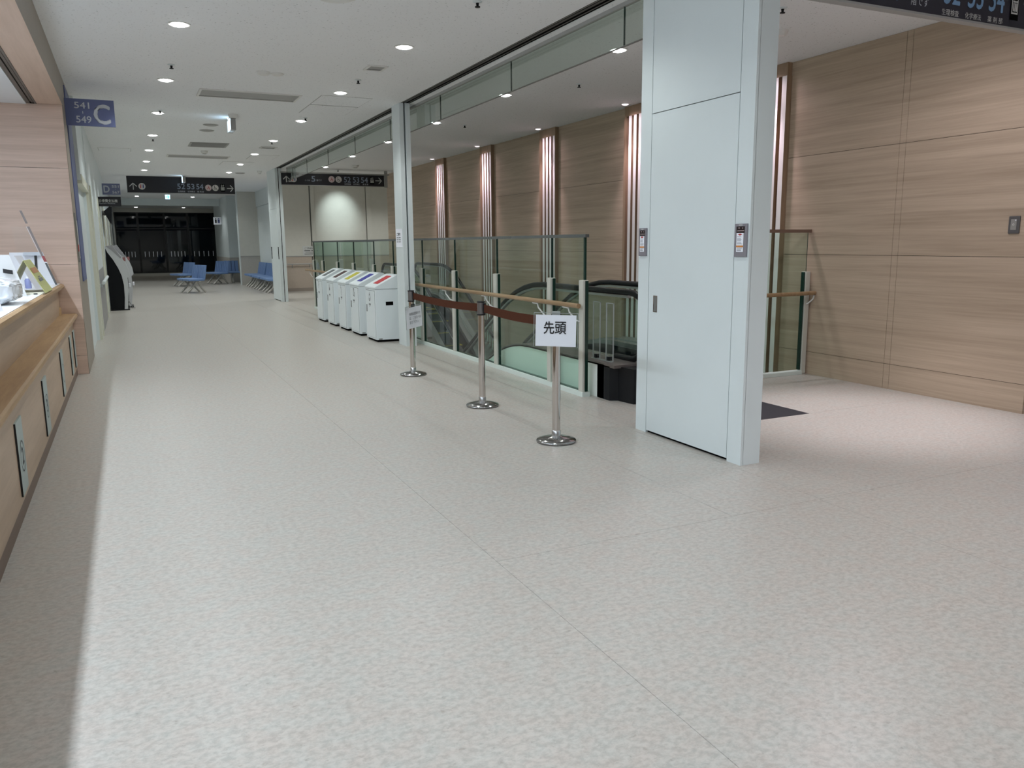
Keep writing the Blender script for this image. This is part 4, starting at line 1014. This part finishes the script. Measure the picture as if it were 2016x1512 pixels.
# ================================================================== STANCHIONS
def stanchion(x, y, label, nxt=None, rz=0.0):
    t = thing('belt_stanchion', label, 'stanchion', (x, y, 0), group='steel belt stanchions')
    MB().lathe([(0.143, 0.0), (0.150, 0.006), (0.151, 0.014), (0.146, 0.020), (0.10, 0.034), (0.045, 0.044), (0.034, 0.047)], (0, 0, 0), M_BASE, 48).build('base', t)
    MB().lathe([(0.138, -0.0), (0.146, 0.0), (0.146, 0.006)], (0, 0, 0), M_BLKPL, 48).build('base_ring', t)
    MB().lathe([(0.034, 0.045), (0.034, 0.085), (0.031, 0.088)], (0, 0, 0), M_SATIN, 24).build('collar', t)
    MB().lathe([(0.0305, 0.085), (0.0305, 0.838)], (0, 0, 0), M_STEEL, 32).build('pole', t)
    hd = MB(); hd.lathe([(0.034, 0.842), (0.034, 0.952)], (0, 0, 0), mat('belt_head', (0.22, 0.21, 0.21), 0.3, 0.7), 28)
    hd.build('belt_head', t)
    MB().lathe([(0.028, 0.834), (0.038, 0.836), (0.038, 0.846), (0.034, 0.848)], (0, 0, 0), M_BLKPL, 28).build('lower_cap', t)
    MB().lathe([(0.034, 0.950), (0.038, 0.952), (0.038, 0.960), (0.010, 0.963), (0.0005, 0.963)], (0, 0, 0), M_BLKPL, 28).build('upper_cap', t)
    MB().bbox(0.006, -0.048, 0.852, 0.026, -0.026, 0.945, M_BLKPL, 0.003).build('belt_slot', t)
    MB().bbox(-0.012, 0.026, 0.856, 0.014, 0.044, 0.942, M_BLKPL, 0.003).build('belt_clip', t)
    if nxt:
        dx, dy = nxt[0]-x, nxt[1]-y; n = 24; mb = MB(); L = math.hypot(dx, dy)
        up = []; lo = []
        for k in range(n+1):
            u = 0.025 + (1-0.045)*k/n
            sag = -0.022*math.sin(PI*u); px, py = dx*u+0.010, dy*u
            tw = 0.012*math.sin(PI*u)
            up.append((px+tw*0.0, py, 0.938+sag)); lo.append((px-tw, py, 0.866+sag+0.002*math.sin(3*u)))
        for k in range(n):
            mb.raw([up[k], up[k+1], lo[k+1], lo[k]], [(0, 1, 2, 3)], M_BELT, True)
            e = 0.0015
            mb.raw([(p[0]+e, p[1], p[2]) for p in (up[k], up[k+1], lo[k+1], lo[k])], [(3, 2, 1, 0)], M_BELT, True)
        mb.build('retractable_belt', t)
    return t
stanchion(2.843, 8.649, 'steel belt stanchion with a tilted paper sign, farthest from the viewer', (2.844, 6.657))
stanchion(2.844, 6.657, 'middle steel belt stanchion, the one without a sign', (2.807, 5.169))
stanchion(2.807, 5.169, 'steel belt stanchion holding the large two-character sign, nearest the viewer')
def held_sign(x, y, z0, w, hgt, ang, label, lines, tilt=0.0, ink=M_INK, big=False):
    t = thing('stanchion_sign', label, 'sign', (x, y, z0), ang); t.rotation_euler = (0, tilt, ang)
    MB().box(-w/2, -0.0025, 0, w/2, 0.0, hgt, M_PAPER).build('paper', t)
    m = MB(); e = 0.006
    m.box(-w/2-0.012, -0.0045, -0.004, w/2+0.012, -0.003, hgt+0.015, M_ACRY)
    m.box(-w/2-0.014, -0.005, -0.005, -w/2-0.010, 0.001, hgt+0.015, M_ACRYE); m.box(w/2+0.010, -0.005, -0.005, w/2+0.014, 0.001, hgt+0.015, M_ACRYE); m.box(-w/2-0.012, -0.005, hgt+0.012, w/2+0.012, 0.001, hgt+0.016, M_ACRYE)
    m.build('clear_sleeve', t)
    F = Flat((-w/2, -0.0047, 0), (1, 0, 0), (0, -1, 0), 0.0015)
    for b, u0, a0, u1, a1, th in lines: F.text(b, u0*w, a0*hgt, u1*w, a1*hgt, ink, th)
    F.build('lettering', t)
    MB().box(-0.03, 0.0, hgt*0.93, 0.03, 0.012, hgt+0.028, M_ACRYE if big else M_BLKPL).build('clip', t)
held_sign(2.776, 5.125, 0.728, 0.297, 0.230, math.radians(-35), 'white sign with two large black characters on the nearest stanchion',
          (('先', .205, .40, .46, .79, 0.0012), ('頭', .48, .40, .755, .79, 0.0012)), 0.02, M_INK, True)
held_sign(2.862, 8.605, 0.545, 0.290, 0.235, math.radians(36), 'tilted white paper sign with three printed lines on the farthest stanchion',
          (('保険証登録の方', .17, .62, .90, .76, 0), ('は、こちらへお', .17, .42, .92, .56, 0), ('並び下さい。', .17, .22, .78, .36, 0)), -0.065, M_INKG)

# ================================================================== COUNTER
ct = thing('reception_counter', 'long wooden reception counter with white top and bag shelf on the left', 'counter')
MB().box(-0.634, -6.9, 0, -0.70, 10.55, 0.085, mat('counter_kick', (0.17, 0.115, 0.088), 0.5)).build('kickboard', ct)
MB().box(-0.632, -6.9, 0.086, -0.70, 10.55, 0.66, M_WOODC).build('front_panel', ct)
sh = MB(); prf = [(-0.76, 0.665), (-0.592, 0.665), (-0.578, 0.673), (-0.572, 0.69), (-0.578, 0.707), (-0.592, 0.715), (-0.76, 0.715)]
sh.prism(prf, 'y', -6.9, 10.55, M_WOODS); sh.build('bag_shelf', ct)
MB().box(-0.745, -6.9, 0.715, -0.79, 10.55, 1.0, M_WOODC).build('upper_panel', ct)
MB().prism([(-0.80, 1.0), (-0.705, 1.0), (-0.684, 1.012), (-0.677, 1.032), (-0.684, 1.050), (-0.705, 1.060), (-0.80, 1.060)], 'y', -6.9, 10.55, M_WOODS).build('edge_band', ct)
MB().box(-0.715, -6.9, 1.0601, -1.55, 10.55, 1.064, M_COUNT).build('counter_top', ct)
MB().box(-0.80, -6.9, 0.0, -1.5, 10.55, 1.06, M_WOODC).build('carcass', ct)
MB().prism([(10.30, 0.716), (10.44, 0.716), (10.44, 0.80)], 'x', -0.745, -0.725, M_WOODS).build('shelf_wedge', ct)
M_NUM = mat('number_ink', (0.06, 0.07, 0.08), 0.6)
# number cards on the counter front
CY = [(4.98, 5.24), (6.55, 6.83), (8.27, 8.53), (9.62, 9.84), (10.24, 10.46)]
names = ['card with an oval number 2 on the counter front, nearest the viewer', 'card with an oval number 3 on the counter front', 'pale upright card in the middle of the counter front', 'narrow pale card low on the counter, second from the column', 'narrow pale card low on the counter beside the column']
for (y0, y1), nm in zip(CY, names):
    t = thing('number_card', nm if nm[0] != 'c' else 'pale ' + nm, 'card', group='cards on the counter front')
    MB().box(-0.632, y0, 0.125, -0.622, y1, 0.535, M_CARD, {'-y': M_INK, '+y': M_INK, '-z': M_INK}).build('card', t)
    F = Flat((-0.622, y0, 0.125), (0, 1, 0), (1, 0, 0), 0.0015); W = y1-y0
    if W > 0.2:
        F.ring(W*0.55, 0.20, W*0.33, 0.088, 0.007, M_NUM)
    if nm.find('number 2') > 0: F.text('2', W*0.42, 0.155, W*0.70, 0.25, M_NUM, 0.001)
    if nm.find('number 3') > 0: F.text('3', W*0.42, 0.155, W*0.70, 0.25, M_NUM, 0.001)
    if F.mb.v: F.build('number', t)

ZT = 1.064
# white display board by the column
def plate3(q, d, m, name, parent):
    """quad q (4 points) given a thickness vector d"""
    q = [Vector(p) for p in q]; d = Vector(d)
    return MB().raw([*q, *[p+d for p in q]], [(0, 1, 2, 3), (7, 6, 5, 4), (0, 4, 5, 1), (1, 5, 6, 2), (2, 6, 7, 3), (3, 7, 4, 0)], m).build(name, parent)
t = thing('white_stand', 'upright white board with black strip on the counter beside the wood column', 'stand')
plate3([(-1.165, 10.30, ZT), (-0.735, 10.30, ZT), (-0.838, 10.30, 1.42), (-1.153, 10.30, 1.42)], (0, 0.02, 0), M_PAPER, 'back_board', t)
plate3([(-0.935, 10.292, ZT+0.01), (-0.908, 10.292, ZT+0.01), (-0.895, 10.292, 1.385), (-0.920, 10.292, 1.385)], (0, 0.006, 0), M_INK, 'black_strip', t)
plate3([(-1.02, 10.25, 1.385), (-0.835, 10.25, 1.385), (-0.838, 10.29, 1.42), (-1.02, 10.29, 1.42)], (0, 0.008, 0.002), mat('stand_lip', (0.60, 0.66, 0.76), 0.4), 'lip', t)
t = thing('acrylic_screen', 'clear leaning acrylic screen on the counter with red and black edge strip', 'screen')
P0 = Vector((-0.735, 10.12, ZT+0.004)); P1 = Vector((-0.935, 9.5, 1.835))
def SL(f): return P0.lerp(P1, f)
def strip3(f0, f1, m, name, w_=0.020):
    a, b = SL(f0), SL(f1); plate3([a, a+Vector((w_, 0, 0)), b+Vector((w_, 0, 0)), b], (0, 0.005, 0.002), m, name, t)
strip3(0.0, 0.31, M_INKG, 'black_strip'); strip3(0.33, 0.41, mat('strip_red', (0.42, 0.10, 0.11), 0.5), 'red_strip', 0.026)
strip3(0.41, 0.80, mat('strip_grey', (0.33, 0.29, 0.29), 0.5), 'grey_strip'); strip3(0.84, 1.0, MATS['strip_grey'], 'grey_strip')
a, b = SL(0.42)+Vector((-.006, 0, 0)), SL(0.80)+Vector((-.006, 0, 0)); MB().tube([a, b], 0.0025, M_PAPER, 6).build('white_edge', t)
plate3([P0+Vector((-0.30, 0, 0)), P0, SL(0.8), SL(0.8)+Vector((-0.14, 0, 0))], (0, 0.004, 0), M_ACRY, 'acrylic_sheet', t)
# yellow folded triangle card
t = thing('table_tent', 'yellow-green folded card standing at the edge of the counter', 'card')
M_YG = mat('yellow_green_card', (0.50, 0.52, 0.22), 0.5); M_CR = mat('cream_card', (0.74, 0.73, 0.60), 0.5)
A = [Vector(p) for p in ((-0.690, 8.385, 1.066), (-0.688, 9.10, 1.066), (-0.842, 9.0, 1.36), (-0.838, 8.40, 1.36))]
plate3(A, (-0.004, 0, -0.002), M_YG, 'sloping_face', t)
plate3([(-0.842, 8.40, 1.36), (-0.846, 9.0, 1.36), (-1.00, 9.10, 1.066), (-1.00, 8.40, 1.066)], (-0.004, 0, 0), M_CR, 'back_face', t)
MB().box(-0.998, 8.40, 1.0645, -0.70, 9.09, 1.067, M_CR).build('base_flap', t)
def onface(u0, u1, v0, v1, m, name):
    q = []
    for u, v in ((u0, v0), (u1, v0), (u1, v1), (u0, v1)):
        lo = A[0].lerp(A[1], u); hi = A[3].lerp(A[2], u); q.append(lo.lerp(hi, v)+Vector((0.003, -0.001, 0.001)))
    MB().poly(q, m).build(name, t)
onface(0.1, 0.9, 0.60, 0.76, mat('print_orange', (0.45, 0.22, 0.10), 0.5), 'printed_picture'); onface(0.25, 0.75, 0.34, 0.44, M_INKG, 'printed_mark')
onface(0.38, 0.62, 0.46, 0.49, M_INKG, 'printed_mark')
# lumpy white plastic-wrapped packet
t = thing('plastic_packet', 'bulky white packet wrapped in shiny plastic on the counter', 'packet', (-0.945, 7.0, ZT))
bm = bmesh.new(); bmesh.ops.create_icosphere(bm, subdivisions=5, radius=1.0)
from mathutils import noise as mn
for v in bm.verts:
    p = v.co.copy(); q = Vector([math.copysign(abs(c)**0.45, c) for c in p])
    nz = mn.noise(p*3.1)*0.09 + mn.noise(p*8.0)*0.05 + abs(mn.noise(p*17.0))*0.05
    q = q*(1+nz); top = 0.115 - 0.05*q.x
    v.co = Vector((q.x*0.205, q.y*0.26, max(0.0, 0.10+q.z*top)))
MB().bm(bm, mat('shiny_plastic', (0.88, 0.93, 1.0), 0.18, coat=0.5), True).build('packet', t)
t = thing('leaflet_stand', 'tilted pale card with a small black print behind the plastic packet', 'card')
plate3([(-1.00, 8.0, ZT), (-0.80, 8.0, ZT), (-0.905, 8.06, 1.415), (-1.12, 8.06, 1.415)], (0, 0.006, 0), mat('grey_card', (0.66, 0.67, 0.68), 0.5), 'card', t)
plate3([(-0.955, 7.992, 1.265), (-0.885, 7.992, 1.25), (-0.885, 7.996, 1.285), (-0.955, 7.996, 1.30)], (0, 0.004, 0), M_INK, 'printed_mark', t)
t = thing('card_holder', 'thin clear card holder standing behind the yellow-green card', 'card')
plate3([(-0.840, 9.25, ZT), (-0.790, 9.35, ZT), (-0.945, 9.35, 1.395), (-0.995, 9.25, 1.395)], (-0.004, 0, 0), mat('holder_grey', (0.62, 0.62, 0.66), 0.3), 'card', t)
t = thing('lilac_bottle', 'small lilac bottle on the counter behind the yellow-green card', 'bottle', (-0.93, 9.5, ZT))
MB().lathe([(0.026, 0), (0.030, 0.005), (0.030, 0.08), (0.018, 0.10)], (0, 0, 0), mat('lilac_plastic', (0.30, 0.34, 0.62), 0.3), 20).build('bottle', t)
MB().lathe([(0.018, 0.10), (0.018, 0.12), (0.001, 0.122)], (0, 0, 0), M_PAPER, 20).build('cap', t)
t = thing('label_strip', 'small white card with printed squares lying at the foot of the yellow-green card', 'card')
MB().box(-0.92, 8.20, ZT, -0.70, 8.34, ZT+0.014, M_CR).build('card', t)
MB().box(-0.90, 8.198, ZT+0.002, -0.86, 8.20, ZT+0.012, M_INK).build('printed_mark', t)
MB().box(-0.77, 8.198, ZT+0.002, -0.74, 8.20, ZT+0.012, M_INK).build('printed_mark', t)
t = thing('paper_form', 'white form standing at the left edge of the counter', 'paper')
plate3([(-0.97, 6.2, ZT), (-0.765, 6.2, ZT), (-0.80, 6.24, 1.19), (-1.0, 6.24, 1.19)], (0, 0.004, 0), mat('form_paper', (0.62, 0.60, 0.62), 0.6), 'sheet', t)

# ================================================================== PAYMENT KIOSKS, TV
def kiosk(y, label, first=None):
    t = thing('payment_kiosk', label, 'kiosk', (0, y, 0), group='payment kiosks on the left wall')
    back = -0.44
    blk = [(back, 0.03), (back, 1.43), (-0.40, 1.33), (-0.30, 1.17), (-0.21, 0.98), (-0.15, 0.80), (-0.12, 0.58), (-0.125, 0.30), (-0.15, 0.03)]
    MB().prism(blk, 'y', 0.0, 0.02, mat('kiosk_side', (0.006, 0.007, 0.009), 0.7, spec=0.2)).build('side_panel', t)
    shell = [(back, 1.43), (back, 1.47), (-0.30, 1.50), (-0.20, 1.34), (-0.05, 1.10), (0.0, 0.95), (0.02, 0.80), (-0.03, 0.76), (-0.03, 0.45), (-0.06, 0.2), (-0.08, 0.03), (-0.15, 0.03), (-0.125, 0.30), (-0.12, 0.58), (-0.15, 0.80), (-0.21, 0.98), (-0.30, 1.17), (-0.40, 1.33)]
    MB().prism(shell, 'y', -0.02, 0.62, mat('kiosk_shell', (0.58, 0.60, 0.62), 0.4)).build('shell', t)
    MB().prism(blk, 'y', 0.02, 0.60, M_GREYL).build('cabinet', t)
    MB().box(-0.03, 0.10, 0.50, -0.022, 0.50, 0.74, M_BLKPL).build('card_slot', t)
    MB().bbox(-0.035, 0.16, 0.52, 0.02, 0.44, 0.60, M_PAPER, 0.01).build('receipt_tray', t)
    MB().prism([(-0.19, 1.30), (-0.06, 1.09), (-0.055, 1.10), (-0.185, 1.31)], 'y', 0.08, 0.52, M_BLKPL).build('touch_screen', t)
    MB().box(-0.10, 0.05, 1.13, -0.04, 0.056, 1.22, mat('kiosk_red_label', (0.30, 0.13, 0.13), 0.5)).build('red_label', t)
    MB().box(back, -0.01, 0, -0.04, 0.60, 0.03, M_BLKPL).build('base', t)
    MB().prism([(-0.43, 1.475), (-0.30, 1.505), (-0.20, 1.345), (-0.12, 1.215), (-0.15, 1.20), (-0.335, 1.40)], 'y', -0.026, 0.626, mat('kiosk_panel', (0.36, 0.36, 0.38), 0.35)).build('sloped_panel', t)
    return t
kiosk(20.8, 'black-sided grey payment kiosk on the left wall, nearest the viewer')
k2 = kiosk(21.75, 'grey payment kiosk just behind the nearest one'); k2.location.x = 0.09
t = thing('floor_stand', 'thin metal wire stand on the floor beside the kiosk', 'stand')
for dx in (0, 0.05): MB().tube([(-0.14+dx, 21.5, 0.25), (-0.02+dx, 21.3, 0.02), (0.03+dx, 21.3, 0.012)], 0.008, M_GREY, 6).build('wire_leg', t)
tv = thing('wall_television', 'black television tilted down on the left wall above the kiosks', 'television')
MB().prism([(-0.42, 2.30), (-0.28, 2.42), (-0.235, 2.40), (-0.27, 2.02), (-0.30, 2.02)], 'y', 21.9, 22.9, M_BLKPL).build('screen', tv)
MB().box(-0.47, 22.3, 2.22, -0.36, 22.5, 2.32, M_GREY).build('wall_bracket', tv)

# ================================================================== BENCHES
SW = 0.56; M_SEATD = mat('blue_vinyl_groove', (0.05, 0.09, 0.20), 0.5)
def bench(x, y, n, label, rz=0.0):
    t = thing('waiting_bench', label, 'bench', (x, y, 0), rz, 'blue waiting benches')
    for i in range(n):
        y0 = i*SW
        st = MB(); st.bbox(-0.30, y0+0.008, 0.385, 0.20, y0+SW-0.008, 0.45, M_SEAT, 0.018); st.build('seat', t)
        bk = MB()
        for k in range(4):
            a, b = y0+0.012+k*(SW-0.024)/4, y0+0.012+(k+1)*(SW-0.024)/4-0.022
            bk.prism([(0.16, 0.44), (0.215, 0.44), (0.285, 0.86), (0.245, 0.865)], 'y', a, b, M_SEAT)
        bk.prism([(0.185, 0.45), (0.220, 0.45), (0.280, 0.845), (0.262, 0.845)], 'y', y0+0.02, y0+SW-0.03, M_SEATD)
        bk.build('backrest', t)
        lg = MB(); yc = y0+SW/2
        lg.tube([(-0.28, yc, 0.012), (-0.14, yc, 0.14), (0.0, yc, 0.34), (0.05, yc, 0.36)], 0.032, M_SEATL, 6)
        lg.build('leg', t)
        lg = MB(); lg.tube([(0.30, yc, 0.012), (0.18, yc, 0.14), (0.09, yc, 0.32), (0.04, yc, 0.36)], 0.032, M_SEATL, 6); lg.build('leg', t)
    MB().box(0.02, 0.03, 0.35, 0.08, n*SW-0.03, 0.386, M_SEATL).build('beam', t)
    return t
bench(1.95, 26.9, 2, 'blue waiting bench standing alone nearest in the corridor middle', math.radians(15))
bench(1.95, 31.6, 2, 'blue waiting bench behind the nearest one in the corridor middle', math.radians(15))
bench(3.27, 32.6, 2, 'blue waiting bench under the toilet sign', math.radians(20))
bench(4.10, 25.3, 3, 'blue waiting bench along the alcove wall, nearest the white column')
bench(4.10, 27.2, 3, 'blue waiting bench along the alcove wall, farther from the white column')
bench(4.10, 29.1, 3, 'blue waiting bench at the far end of the alcove wall')
bench(3.99, 33.72, 1, 'single blue bench seat facing the viewer before the bright wall end', rz=PI/2*-1+PI)
